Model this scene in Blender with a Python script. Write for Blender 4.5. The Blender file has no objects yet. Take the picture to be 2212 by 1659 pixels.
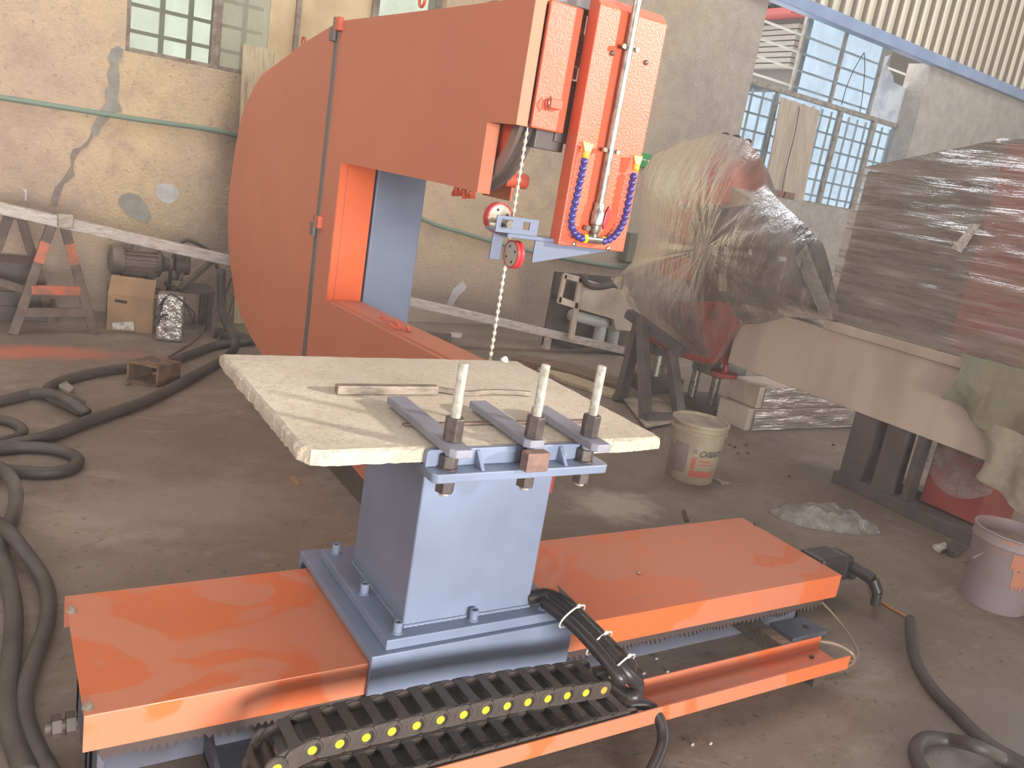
import bpy, math, random
from mathutils import Vector, Matrix, noise as mnoise
random.seed(7)
sc = bpy.context.scene
col = sc.collection

# ------------------------------------------------------------------ camera (solved from the vanishing points)
IW, IH = 2212.0, 1659.0
FPX, PITCH, ROLL, AZ, WAZ, HC = 1803.84, 0.248383, 0.167467, 0.984621, 0.925202, 1.55
def _cam_axes():
    cp, sp = math.cos(PITCH), math.sin(PITCH)
    fw = Vector((0, cp, -sp)); rt = Vector((1, 0, 0)); up = Vector((0, sp, cp))
    c, s = math.cos(ROLL), math.sin(ROLL)
    r2 = c*rt + s*up; u2 = -s*rt + c*up
    sa, ca = math.sin(AZ), math.cos(AZ)
    t = lambda v: Vector((sa*v.x + ca*v.y, -ca*v.x + sa*v.y, v.z))
    return t(fw), t(r2), t(u2)
FW, RT, UP = _cam_axes()
CAM = Vector((0, 0, HC))
cam_data = bpy.data.cameras.new('camera'); cam = bpy.data.objects.new('camera', cam_data); col.objects.link(cam)
cam_data.sensor_fit = 'HORIZONTAL'; cam_data.sensor_width = 36.0; cam_data.lens = FPX*36.0/IW
cam_data.clip_start = 0.05; cam_data.clip_end = 200
cam.matrix_world = Matrix(((RT.x, UP.x, -FW.x, CAM.x), (RT.y, UP.y, -FW.y, CAM.y), (RT.z, UP.z, -FW.z, CAM.z), (0, 0, 0, 1)))
sc.camera = cam

# ------------------------------------------------------------------ sky, sun, exposure
SKY = (0.97, 0.98, 1.0); SKY_STRENGTH = 2.1
w = bpy.data.worlds.new('overcast_sky'); sc.world = w; w.use_nodes = True
w.node_tree.nodes['Background'].inputs[0].default_value = (*SKY, 1)
w.node_tree.nodes['Background'].inputs[1].default_value = SKY_STRENGTH
SUN_DIR = Vector((-0.70, 0.64, -0.30)).normalized()
sd = bpy.data.lights.new('sun', 'SUN'); sun = bpy.data.objects.new('sun', sd); col.objects.link(sun)
sd.energy = 3.6; sd.angle = math.radians(3.2); sd.color = (1.0, 0.95, 0.89)
sun.rotation_euler = SUN_DIR.to_track_quat('-Z', 'Y').to_euler(); sun.location = (7, -3, 6)
# daylight coming in through the big doorway of the front wall
ad = bpy.data.lights.new('doorway_daylight', 'AREA'); al = bpy.data.objects.new('doorway_daylight', ad); col.objects.link(al)
ad.shape = 'RECTANGLE'; ad.size = 9.0; ad.size_y = 3.0; ad.energy = 3000; ad.color = (1.0, 0.97, 0.93)
al.location = (2.4, -12.0, 1.7); al.rotation_euler = Vector((-0.05, 1, 0.0)).to_track_quat('-Z', 'Y').to_euler()
ad2 = bpy.data.lights.new('right_wall_fill', 'AREA'); al2 = bpy.data.objects.new('right_wall_fill', ad2); col.objects.link(al2)  # added fill with no window behind it, brightens the right wall
ad2.shape = 'RECTANGLE'; ad2.size = 5.0; ad2.size_y = 2.4; ad2.energy = 420; ad2.color = (1.0, 0.98, 0.95)
al2.location = (11.0, -2.85, 3.6); al2.rotation_euler = Vector((-0.25, 1, -0.05)).to_track_quat('-Z', 'Y').to_euler()
cy = sc.cycles; cy.max_bounces = 4; cy.diffuse_bounces = 3; cy.glossy_bounces = 2; cy.transmission_bounces = 3; cy.transparent_max_bounces = 10; cy.volume_bounces = 0; cy.use_light_tree = False; cy.adaptive_threshold = .05; cy.adaptive_min_samples = 16; cy.caustics_reflective = False; cy.caustics_refractive = False
vs = sc.view_settings
vs.view_transform = 'Standard'; vs.look = 'None'; vs.gamma = 1.0; vs.exposure = 0.55; vs.use_curve_mapping = False

# ------------------------------------------------------------------ pixel rays onto real planes (measuring helpers)
def ray(x, y): return FW + ((x - IW/2)/FPX)*RT - ((y - IH/2)/FPX)*UP
def pz(x, y, z=0.0):
    d = ray(x, y); return CAM + d*((z - HC)/d.z)
def py(x, y, Y):
    d = ray(x, y); return CAM + d*(Y/d.y)
def px(x, y, X):
    d = ray(x, y); return CAM + d*(X/d.x)
WDIR = Vector((math.cos(AZ - WAZ), math.sin(AZ - WAZ), 0)); WNRM = Vector((-WDIR.y, WDIR.x, 0)); WP0 = Vector((3.8, 7.15, 0))
def wl(s, z, off=0.0): return WP0 + WDIR*s + WNRM*off + Vector((0, 0, z))     # wall coordinates -> world (off>0 goes outside)
def wpx(x, y, off=0.0):
    d = ray(x, y); o = WP0 + WNRM*off
    p = CAM + d*(((o - CAM).dot(WNRM))/d.dot(WNRM)); return (p - WP0).dot(WDIR), p.z

# ------------------------------------------------------------------ materials
def lin(c):
    f = lambda v: (v/255/12.92) if v/255 <= 0.04045 else ((v/255 + 0.055)/1.055)**2.4
    return (f(c[0]), f(c[1]), f(c[2]), 1)
class NT:
    def __init__(s, name):
        s.m = bpy.data.materials.new(name); s.m.use_nodes = True
        s.t = s.m.node_tree; s.b = s.t.nodes['Principled BSDF']; s.out = s.t.nodes['Material Output']
        s.tc = None
    def n(s, kind, **kw):
        o = s.t.nodes.new(kind)
        for k, v in kw.items(): setattr(o, k, v)
        return o
    def l(s, a, b): s.t.links.new(a, b)
    def co(s, scale=(1, 1, 1), rot=(0, 0, 0)):
        if s.tc is None: s.tc = s.n('ShaderNodeTexCoord')
        mp = s.n('ShaderNodeMapping'); mp.inputs['Scale'].default_value = scale; mp.inputs['Rotation'].default_value = rot
        s.l(s.tc.outputs['Object'], mp.inputs['Vector']); return mp.outputs[0]
    def noise(s, scale, detail=4, rough=.55, stretch=(1, 1, 1), rot=(0, 0, 0), dist=0):
        o = s.n('ShaderNodeTexNoise'); o.inputs['Scale'].default_value = scale; o.inputs['Detail'].default_value = detail
        o.inputs['Roughness'].default_value = rough; o.inputs['Distortion'].default_value = dist
        s.l(s.co(stretch, rot), o.inputs['Vector']); return o.outputs[0]
    def ramp(s, src, stops):
        r = s.n('ShaderNodeValToRGB'); e = r.color_ramp.elements
        while len(e) < len(stops): e.new(.5)
        for i, (p, c) in enumerate(stops):
            e[i].position = p; e[i].color = c if len(c) == 4 else (*c, 1)
        s.l(src, r.inputs[0]); return r.outputs[0]
    def mix(s, fac, a, b):
        m = s.n('ShaderNodeMix'); m.data_type = 'RGBA'
        for sock, v in ((m.inputs[0], fac), (m.inputs[6], a), (m.inputs[7], b)):
            if isinstance(v, (tuple, list, float, int)): sock.default_value = v
            else: s.l(v, sock)
        return m.outputs[2]
    def bump(s, src, strength=.3, dist=.01):
        b = s.n('ShaderNodeBump'); b.inputs['Strength'].default_value = strength; b.inputs['Distance'].default_value = dist
        s.l(src, b.inputs['Height']); s.l(b.outputs[0], s.b.inputs['Normal']); return b
W1, K0 = (1, 1, 1, 1), (0, 0, 0, 1)
def M(name, c, rough=.55, metal=0., c2=None, scale=4., lo=.42, hi=.62, bump=0., bscale=60., stretch=(1, 1, 1), spec=.5, dist=.004, coat=0.):
    t = NT(name); c = lin(c)
    t.b.inputs['Roughness'].default_value = rough; t.b.inputs['Metallic'].default_value = metal
    t.b.inputs['Specular IOR Level'].default_value = spec; t.b.inputs['Coat Weight'].default_value = coat
    if c2:
        f = t.ramp(t.noise(scale, 3, .6, stretch), [(lo, K0), (hi, W1)])
        t.l(t.mix(f, c, lin(c2)), t.b.inputs['Base Color'])
    else: t.b.inputs['Base Color'].default_value = c
    if bump: t.bump(t.noise(bscale, 3, .6, stretch), bump, dist)
    return t.m

ORANGE, ORANGE_D = (218, 92, 52), (206, 112, 80)
m_orange = M('orange_hammer_paint', (216, 98, 66), .33, c2=(206, 98, 72), scale=1.6, bump=.5, bscale=150, dist=.003)
m_throat = M('lit_throat_orange', (234, 108, 58), .3, bump=.2, bscale=120, dist=.002)  # brighter orange: the lit look of the throat is put into the colour
m_panel = M('orange_panel_paint', (206, 124, 90), .5, c2=(196, 114, 86), scale=1.1, lo=.35, hi=.7)
m_cover = NT('dusty_orange_cover')
m_cover.b.inputs['Roughness'].default_value = .36
_f = m_cover.ramp(m_cover.noise(2.6, 3, .5, (1, 1.4, 1), dist=1.4), [(.46, K0), (.50, W1)])
_g = m_cover.ramp(m_cover.noise(1.3, 2, .5), [(.4, K0), (.7, W1)])
_c = m_cover.mix(_g, lin((214, 110, 64)), lin((204, 102, 66)))
m_cover.l(m_cover.mix(_f, _c, lin((204, 122, 90))), m_cover.b.inputs['Base Color'])
m_cover.l(m_cover.mix(_f, (.30, .30, .30, 1), (.46, .46, .46, 1)), m_cover.b.inputs['Roughness'])
m_cover = m_cover.m
m_bluegrey = M('blue_grey_paint', (124, 134, 156), .38, c2=(115, 123, 144), scale=2.2, bump=.05, bscale=120, dist=.001)
m_greyclamp = M('grey_clamp_paint', (136, 136, 146), .5, c2=(124, 122, 132), scale=9, bump=.06, bscale=150, dist=.001)
m_strip = M('dark_grey_strip', (108, 100, 98), .5)
m_steel = M('bright_steel', (190, 184, 172), .3, .85, c2=(150, 142, 130), scale=30)
m_rod = M('zinc_thread', (222, 218, 206), .32, .55, c2=(190, 184, 172), scale=40)
m_nut = M('blackened_nut', (76, 66, 64), .42, .3, c2=(94, 84, 80), scale=30)
m_brown = M('rusty_block', (146, 112, 98), .6, .2, c2=(118, 92, 84), scale=26, bump=.1, bscale=90)
m_rustbar = M('rusty_flat_bar', (120, 96, 84), .65, .2, c2=(96, 78, 70), scale=22, bump=.15, bscale=80)
m_greybar = M('grey_square_bar', (150, 136, 122), .5, .35, c2=(118, 106, 96), scale=18, stretch=(1, 4, 4))
m_black = M('black_plastic', (64, 56, 51), .5, c2=(80, 70, 64), scale=20, bump=.15, bscale=60)
m_rubber = M('black_rubber', (66, 58, 54), .55, c2=(82, 73, 68), scale=6)
m_hosedark = M('black_corrugated', (52, 46, 46), .35)
m_yellow = M('yellow_cap', (240, 208, 44), .45)
m_yellow_d = M('ochre_cap', (214, 156, 62), .5)
m_white = M('white_plastic', (225, 222, 216), .4)
m_zip = M('zip_tie', (226, 222, 212), .45)
m_blue = M('blue_violet_plastic', (64, 56, 128), .3, coat=.3)
m_noz = M('amber_nozzle', (246, 176, 40), .4)
m_red = M('red_lever', (190, 40, 48), .4)
m_redtyre = M('red_polyurethane', (196, 58, 62), .4)
m_wheelface = M('pulley_face', (196, 184, 166), .4, .5)
m_dkrim = M('grey_rim', (140, 130, 124), .4, .5)
m_hole = M('dark_hole', (52, 44, 42), .8)
m_rackdark = M('dark_rubber_teeth', (74, 58, 54), .7)
m_wood = M('weathered_wood', (206, 184, 150), .75, c2=(150, 126, 98), scale=7, stretch=(7, 7, .6), lo=.45, hi=.75, bump=.3, bscale=22)
m_timber = M('brown_timber', (134, 104, 82), .8, c2=(104, 80, 64), scale=9, stretch=(1, 6, 6), bump=.3, bscale=30)
m_card = M('cardboard', (168, 134, 100), .8, c2=(150, 120, 92), scale=5)
m_paper = M('paper', (214, 204, 192), .8, c2=(170, 158, 148), scale=40)
m_rustbox = M('rusty_tube', (132, 100, 72), .7, .1, c2=(92, 72, 58), scale=10, bump=.15, bscale=50)
m_saw = M('grimy_steel', (116, 96, 84), .65, .1, c2=(94, 78, 70), scale=8)
m_saworange = M('oversprayed_steel', (196, 104, 74), .6, c2=(150, 100, 78), scale=9)
m_motor = M('dusty_motor', (120, 104, 92), .65, c2=(96, 82, 74), scale=10)
m_dkmetal = M('dark_metal', (78, 66, 60), .6, c2=(92, 78, 70), scale=8)
m_trestle = M('grey_brown_steel', (98, 86, 84), .6, c2=(84, 74, 72), scale=6)
m_girder = M('dusty_cream_girder', (206, 184, 166), .62, c2=(186, 166, 146), scale=1.6, stretch=(1, 1.5, .5))
m_cream = M('dusty_top', (196, 178, 154), .8, c2=(150, 136, 118), scale=6)
m_redpaint = M('red_machine_paint', (172, 72, 60), .5, c2=(152, 64, 56), scale=3)
m_orangem = M('orange_machine_paint', (226, 96, 64), .5, c2=(200, 90, 68), scale=3)
m_bucket = M('bucket_cream', (172, 158, 132), .5, c2=(156, 138, 116), scale=7)
m_bucket_g = M('bucket_grey', (158, 144, 148), .5, c2=(156, 128, 122), scale=4)
m_bucketin = M('bucket_inside', (170, 150, 136), .6, c2=(140, 118, 104), scale=6)
m_ink = M('ink_black', (60, 54, 54), .7)
m_inkred = M('ink_red', (190, 96, 82), .7)
m_inkgrey = M('label_grey', (138, 124, 118), .7, c2=(124, 112, 108), scale=60)
m_cloth = M('green_grey_cloth', (140, 138, 116), .9, c2=(154, 138, 112), scale=5, bump=.4, bscale=18, dist=.02)
m_pipegreen = M('green_hose', (122, 140, 122), .6)
m_cement = M('fresh_cement', (140, 134, 122), .9, c2=(152, 146, 136), scale=14, bump=.5, bscale=40, dist=.006)
m_cement2 = M('brown_cement', (128, 112, 104), .9, c2=(146, 128, 116), scale=18, bump=.5, bscale=40, dist=.006)
m_whitepaint = M('pale_paint_smear', (196, 190, 190), .9, c2=(180, 168, 158), scale=9, lo=.5, hi=.7)
m_frame = M('rusty_window_frame', (150, 136, 122), .6, c2=(120, 100, 86), scale=14)
m_framel = M('steel_window_edge', (176, 170, 160), .5, c2=(140, 128, 116), scale=12)
m_bars = M('grille_bars', (226, 224, 216), .7)
m_bedgrey = M('shaded_bed_grey', (106, 108, 122), .5, c2=(96, 96, 108), scale=3)  # blue-grey darkened: the weaker light at the bed is put into the colour
m_bluebeam = M('blue_beam', (158, 178, 212), .5, c2=(146, 164, 200), scale=3)
def translucent(m, amt):
    t = m.node_tree; b = t.nodes['Principled BSDF']; out = t.nodes['Material Output']
    tl = t.nodes.new('ShaderNodeBsdfTranslucent'); mx = t.nodes.new('ShaderNodeMixShader'); mx.inputs[0].default_value = amt
    bc = b.inputs['Base Color']
    if bc.is_linked: t.links.new(bc.links[0].from_socket, tl.inputs[0])
    else: tl.inputs[0].default_value = bc.default_value
    t.links.new(b.outputs[0], mx.inputs[1]); t.links.new(tl.outputs[0], mx.inputs[2]); t.links.new(mx.outputs[0], out.inputs[0]); return m
m_clad = translucent(M('cream_cladding', (228, 218, 196), .55, c2=(176, 160, 136), scale=1.6, lo=.60, hi=.76, stretch=(3, 3, .7)), .22)
translucent(m_bars, .5)
m_seam = M('cladding_seam', (146, 132, 116), .6)
m_board = M('window_board', (206, 190, 170), .8, c2=(188, 168, 150), scale=4, stretch=(4, 4, .5))
m_boardtan = M('tan_board', (214, 188, 146), .8, c2=(196, 168, 130), scale=3)
m_brick = M('red_brick', (160, 124, 110), .85, c2=(140, 108, 96), scale=30, bump=.3, bscale=60)
m_nb = M('neighbour_sheet', (138, 130, 120), .6)
m_nbd = M('neighbour_dark', (88, 80, 74), .7)
m_nbred = M('neighbour_red', (176, 70, 66), .6)
m_green = M('exit_green', (60, 170, 96), .5)
m_rackwhite = M('white_rack_paint', (214, 194, 174), .6, c2=(196, 176, 158), scale=4)
m_tubewhite = M('white_tubes', (204, 206, 204), .45)
m_shine = M('silver_foil', (190, 182, 176), .22, .55, c2=(150, 138, 132), scale=16, bump=.9, bscale=22, dist=.02)
m_cratefilm = M('crate_film', (190, 180, 174), .22, .35, c2=(164, 150, 142), scale=5, bump=.5, bscale=9, dist=.02, stretch=(.6, .6, 6))
m_beamwrap = M('film_wrapped_beam', (200, 188, 180), .2, .0, c2=(176, 160, 150), scale=9, bump=.7, bscale=26, dist=.012, stretch=(1.6, 5, 5), coat=.4)
m_silverblock = M('grey_cylinder', (160, 164, 160), .35, .6, c2=(130, 130, 126), scale=8)
m_dirt = M('dark_debris', (86, 70, 62), .85)
m_chip = M('white_chip', (230, 224, 214), .6)
m_orangecable = M('orange_cable', (190, 116, 60), .5)
m_clear = M('clear_tube', (136, 114, 94), .3)
m_neutral = M('interior_plaster', (188, 176, 162), .9)
m_roofm = M('roof_sheet', (120, 112, 104), .9)

def floor_mat():
    t = NT('dirty_concrete'); t.b.inputs['Roughness'].default_value = .62
    a = t.ramp(t.noise(.9, 4, .6), [(.33, lin((114, 96, 84))), (.52, lin((136, 117, 104))), (.72, lin((156, 139, 126)))])
    b = t.ramp(t.noise(3.4, 5, .72, (1, 1.8, 1), dist=.6), [(.44, K0), (.66, (.9, .9, .9))])
    c = t.mix(b, a, lin((122, 104, 84)))
    e = t.ramp(t.noise(2.1, 5, .75, (1, 1.5, 1), dist=1.), [(.56, K0), (.70, (.7, .7, .7))])
    c = t.mix(e, c, lin((160, 144, 134)))
    d = t.ramp(t.noise(26, 3, .7), [(.60, K0), (.70, W1)])
    c = t.mix(d, c, lin((92, 76, 66)))
    # orange overspray near the saw horse and a pale patch beside the pedestal
    def spot(c0, cx, cy, rx, ry, colr, nscale, k):
        sx = t.n('ShaderNodeSeparateXYZ'); t.l(t.co(), sx.inputs[0])
        def ma(op, a, b=None):
            m = t.n('ShaderNodeMath'); m.operation = op
            for i, v in enumerate((a, b)):
                if v is None: continue
                if isinstance(v, (int, float)): m.inputs[i].default_value = v
                else: t.l(v, m.inputs[i])
            return m.outputs[0]
        u = ma('DIVIDE', ma('SUBTRACT', sx.outputs[0], cx), rx); v = ma('DIVIDE', ma('SUBTRACT', sx.outputs[1], cy), ry)
        r = ma('SQRT', ma('ADD', ma('MULTIPLY', u, u), ma('MULTIPLY', v, v)))
        r = ma('ADD', r, ma('MULTIPLY', ma('SUBTRACT', t.noise(nscale, 5, .65), .5), 1.3))
        f = t.ramp(r, [(.35, (k, k, k)), (1.0, K0)])
        return t.mix(f, c0, colr)
    c = spot(c, .1, 5.70, .85, .20, lin((206, 110, 84)), 3, .75)
    c = spot(c, 2.72, 2.98, .30, .24, lin((190, 178, 158)), 9, .8)
    c = spot(c, .75, 3.35, .6, .35, lin((162, 146, 134)), 7, .55)
    c = spot(c, 2.9, .9, .9, .45, lin((126, 122, 128)), 4, .5)
    t.l(c, t.b.inputs['Base Color'])
    t.bump(t.noise(34, 5, .7), .22, .008)
    return t.m
m_floor = floor_mat()
def wall_mat():
    t = NT('rough_old_plaster'); t.b.inputs['Roughness'].default_value = .92
    a = t.ramp(t.noise(.8, 5, .6, (1, 1, .9)), [(.30, lin((188, 160, 144))), (.46, lin((214, 186, 156))), (.60, lin((226, 198, 152))), (.8, lin((204, 180, 166)))])
    b = t.ramp(t.noise(3.2, 6, .7), [(.50, K0), (.72, (.8, .8, .8))])
    c = t.mix(b, a, lin((178, 150, 134)))
    d = t.ramp(t.noise(30, 5, .75), [(.58, K0), (.70, (.8, .8, .8))])
    c = t.mix(d, c, lin((140, 116, 100)))
    e = t.ramp(t.noise(16, 4, .7, (1, 1, 1.6)), [(.64, K0), (.76, (.7, .7, .7))])
    c = t.mix(e, c, lin((218, 198, 176)))
    # greyer low plaster; the light's falloff towards the floor is painted in
    sx = t.n('ShaderNodeSeparateXYZ'); t.l(t.co(), sx.inputs[0])
    ad_ = t.n('ShaderNodeMath'); ad_.operation = 'ADD'; t.l(sx.outputs[2], ad_.inputs[0])
    mu = t.n('ShaderNodeMath'); mu.operation = 'MULTIPLY'; t.l(t.noise(1.4, 5, .6), mu.inputs[0]); mu.inputs[1].default_value = 1.2
    t.l(mu.outputs[0], ad_.inputs[1])
    g = t.ramp(ad_.outputs[0], [(.75, (.85, .85, .85)), (1.55 if False else .999, K0)])
    dv = t.n('ShaderNodeMath'); dv.operation = 'DIVIDE'; t.l(ad_.outputs[0], dv.inputs[0]); dv.inputs[1].default_value = 2.1
    g = t.ramp(dv.outputs[0], [(.40, (.8, .8, .8)), (.85, K0)])
    c = t.mix(g, c, lin((164, 142, 130)))
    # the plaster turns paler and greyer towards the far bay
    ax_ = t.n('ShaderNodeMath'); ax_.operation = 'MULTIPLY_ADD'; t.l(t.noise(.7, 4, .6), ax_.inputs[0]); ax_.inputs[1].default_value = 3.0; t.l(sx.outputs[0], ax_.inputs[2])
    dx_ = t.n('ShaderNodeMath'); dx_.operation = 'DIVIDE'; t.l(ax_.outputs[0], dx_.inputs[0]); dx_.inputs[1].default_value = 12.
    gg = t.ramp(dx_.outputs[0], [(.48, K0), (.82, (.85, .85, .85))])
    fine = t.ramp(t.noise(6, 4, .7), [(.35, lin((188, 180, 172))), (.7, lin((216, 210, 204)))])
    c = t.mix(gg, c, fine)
    t.l(c, t.b.inputs['Base Color'])
    s1 = t.noise(42, 4, .7); s2 = t.noise(7, 4, .6)
    m = t.n('ShaderNodeMath'); m.operation = 'ADD'; t.l(s1, m.inputs[0]); t.l(s2, m.inputs[1])
    t.bump(m.outputs[0], .8, .03)
    return t.m
m_wall = wall_mat()
def slab_mat():
    t = NT('cream_stone'); t.b.inputs['Roughness'].default_value = .9
    a = t.ramp(t.noise(2.4, 5, .6), [(.32, lin((214, 196, 172))), (.55, lin((230, 214, 192))), (.75, lin((220, 200, 176)))])
    d = t.ramp(t.noise(70, 4, .75), [(.50, K0), (.68, (.75, .75, .75))])
    c = t.mix(d, a, lin((196, 174, 148)))
    e = t.ramp(t.noise(9, 5, .7), [(.66, K0), (.78, (.8, .8, .8))])
    c = t.mix(e, c, lin((206, 192, 174)))
    t.l(c, t.b.inputs['Base Color']); t.bump(t.noise(95, 5, .75), .9, .012); return t.m
m_slab = slab_mat()
def film_mat(name, stretch, rot=(0, 0, 0), lo=.28, hi=.75, tint=(206, 190, 176), rough=.16, scale=6., bscale=14., bstr=.9):
    t = NT(name); t.t.nodes.remove(t.b)
    f = t.ramp(t.noise(scale, 6, .68, stretch, rot, .25), [(.36, (lo, lo, lo)), (.62, (hi, hi, hi))])
    df = t.n('ShaderNodeBsdfDiffuse'); df.inputs[0].default_value = lin(tint)
    tl = t.n('ShaderNodeBsdfTranslucent'); tl.inputs[0].default_value = lin(tint)
    gl = t.n('ShaderNodeBsdfGlossy'); gl.inputs[0].default_value = (.95, .95, .97, 1); gl.inputs['Roughness'].default_value = rough
    tr = t.n('ShaderNodeBsdfTransparent'); tr.inputs[0].default_value = (.97, .95, .93, 1)
    bp = t.n('ShaderNodeBump'); bp.inputs['Strength'].default_value = bstr; bp.inputs['Distance'].default_value = .05
    t.l(t.noise(bscale, 5, .65, stretch, rot, .3), bp.inputs['Height'])
    t.l(bp.outputs[0], gl.inputs['Normal']); t.l(bp.outputs[0], df.inputs['Normal'])
    m0 = t.n('ShaderNodeMixShader'); m0.inputs[0].default_value = .3; t.l(df.outputs[0], m0.inputs[1]); t.l(tl.outputs[0], m0.inputs[2])
    m1 = t.n('ShaderNodeMixShader'); t.l(f, m1.inputs[0]); t.l(tr.outputs[0], m1.inputs[1]); t.l(m0.outputs[0], m1.inputs[2])
    fr = t.n('ShaderNodeFresnel'); fr.inputs[0].default_value = 1.38; t.l(bp.outputs[0], fr.inputs['Normal'])
    m2 = t.n('ShaderNodeMixShader'); t.l(fr.outputs[0], m2.inputs[0]); t.l(m1.outputs[0], m2.inputs[1]); t.l(gl.outputs[0], m2.inputs[2])
    t.l(m2.outputs[0], t.out.inputs[0]); return t.m
m_film_h = film_mat('stretch_film', (1, .5, 7), (.10, 0, 0), .26, .62, scale=3.2, bscale=5, bstr=.45)
m_film_v = film_mat('draped_film', (2.4, 3.4, .6), (.35, .1, 0), .08, .42, scale=3.0, bscale=4, bstr=.35)
m_film_bag = film_mat('plastic_bag_film', (1, 1, 1), (0, 0, 0), .16, .50, (224, 216, 208), .12, 6, 7, .5)
def pane_mat(name, tint, tr_amt, em=(1, 1, 1)):
    t = NT(name); t.t.nodes.remove(t.b)
    tr = t.n('ShaderNodeBsdfTransparent'); tr.inputs[0].default_value = lin(tint)
    tl = t.n('ShaderNodeBsdfTranslucent'); tl.inputs[0].default_value = lin(tint)
    df = t.n('ShaderNodeBsdfDiffuse'); df.inputs[0].default_value = lin((188, 186, 174))
    m0 = t.n('ShaderNodeMixShader'); m0.inputs[0].default_value = .5; t.l(tl.outputs[0], m0.inputs[1]); t.l(df.outputs[0], m0.inputs[2])
    f = t.ramp(t.noise(3.0, 5, .65, (1, 1, .6)), [(.35, (tr_amt - .14,)*3), (.7, (min(1, tr_amt + .14),)*3)])
    m1 = t.n('ShaderNodeMixShader'); t.l(f, m1.inputs[0]); t.l(m0.outputs[0], m1.inputs[1]); t.l(tr.outputs[0], m1.inputs[2])
    t.l(m1.outputs[0], t.out.inputs[0]); return t.m
m_pane1 = pane_mat('dusty_glass', (196, 199, 188), .84)
m_pane1g = pane_mat('grey_frosted_glass', (188, 184, 168), .5)
m_pane2 = pane_mat('bluish_dusty_glass', (190, 200, 208), .85)
m_sheet = M('white_plastic_sheet', (226, 232, 240), .35, c2=(186, 196, 210), scale=3.2, lo=.45, hi=.62, bump=.6, bscale=5, dist=.05)

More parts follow.
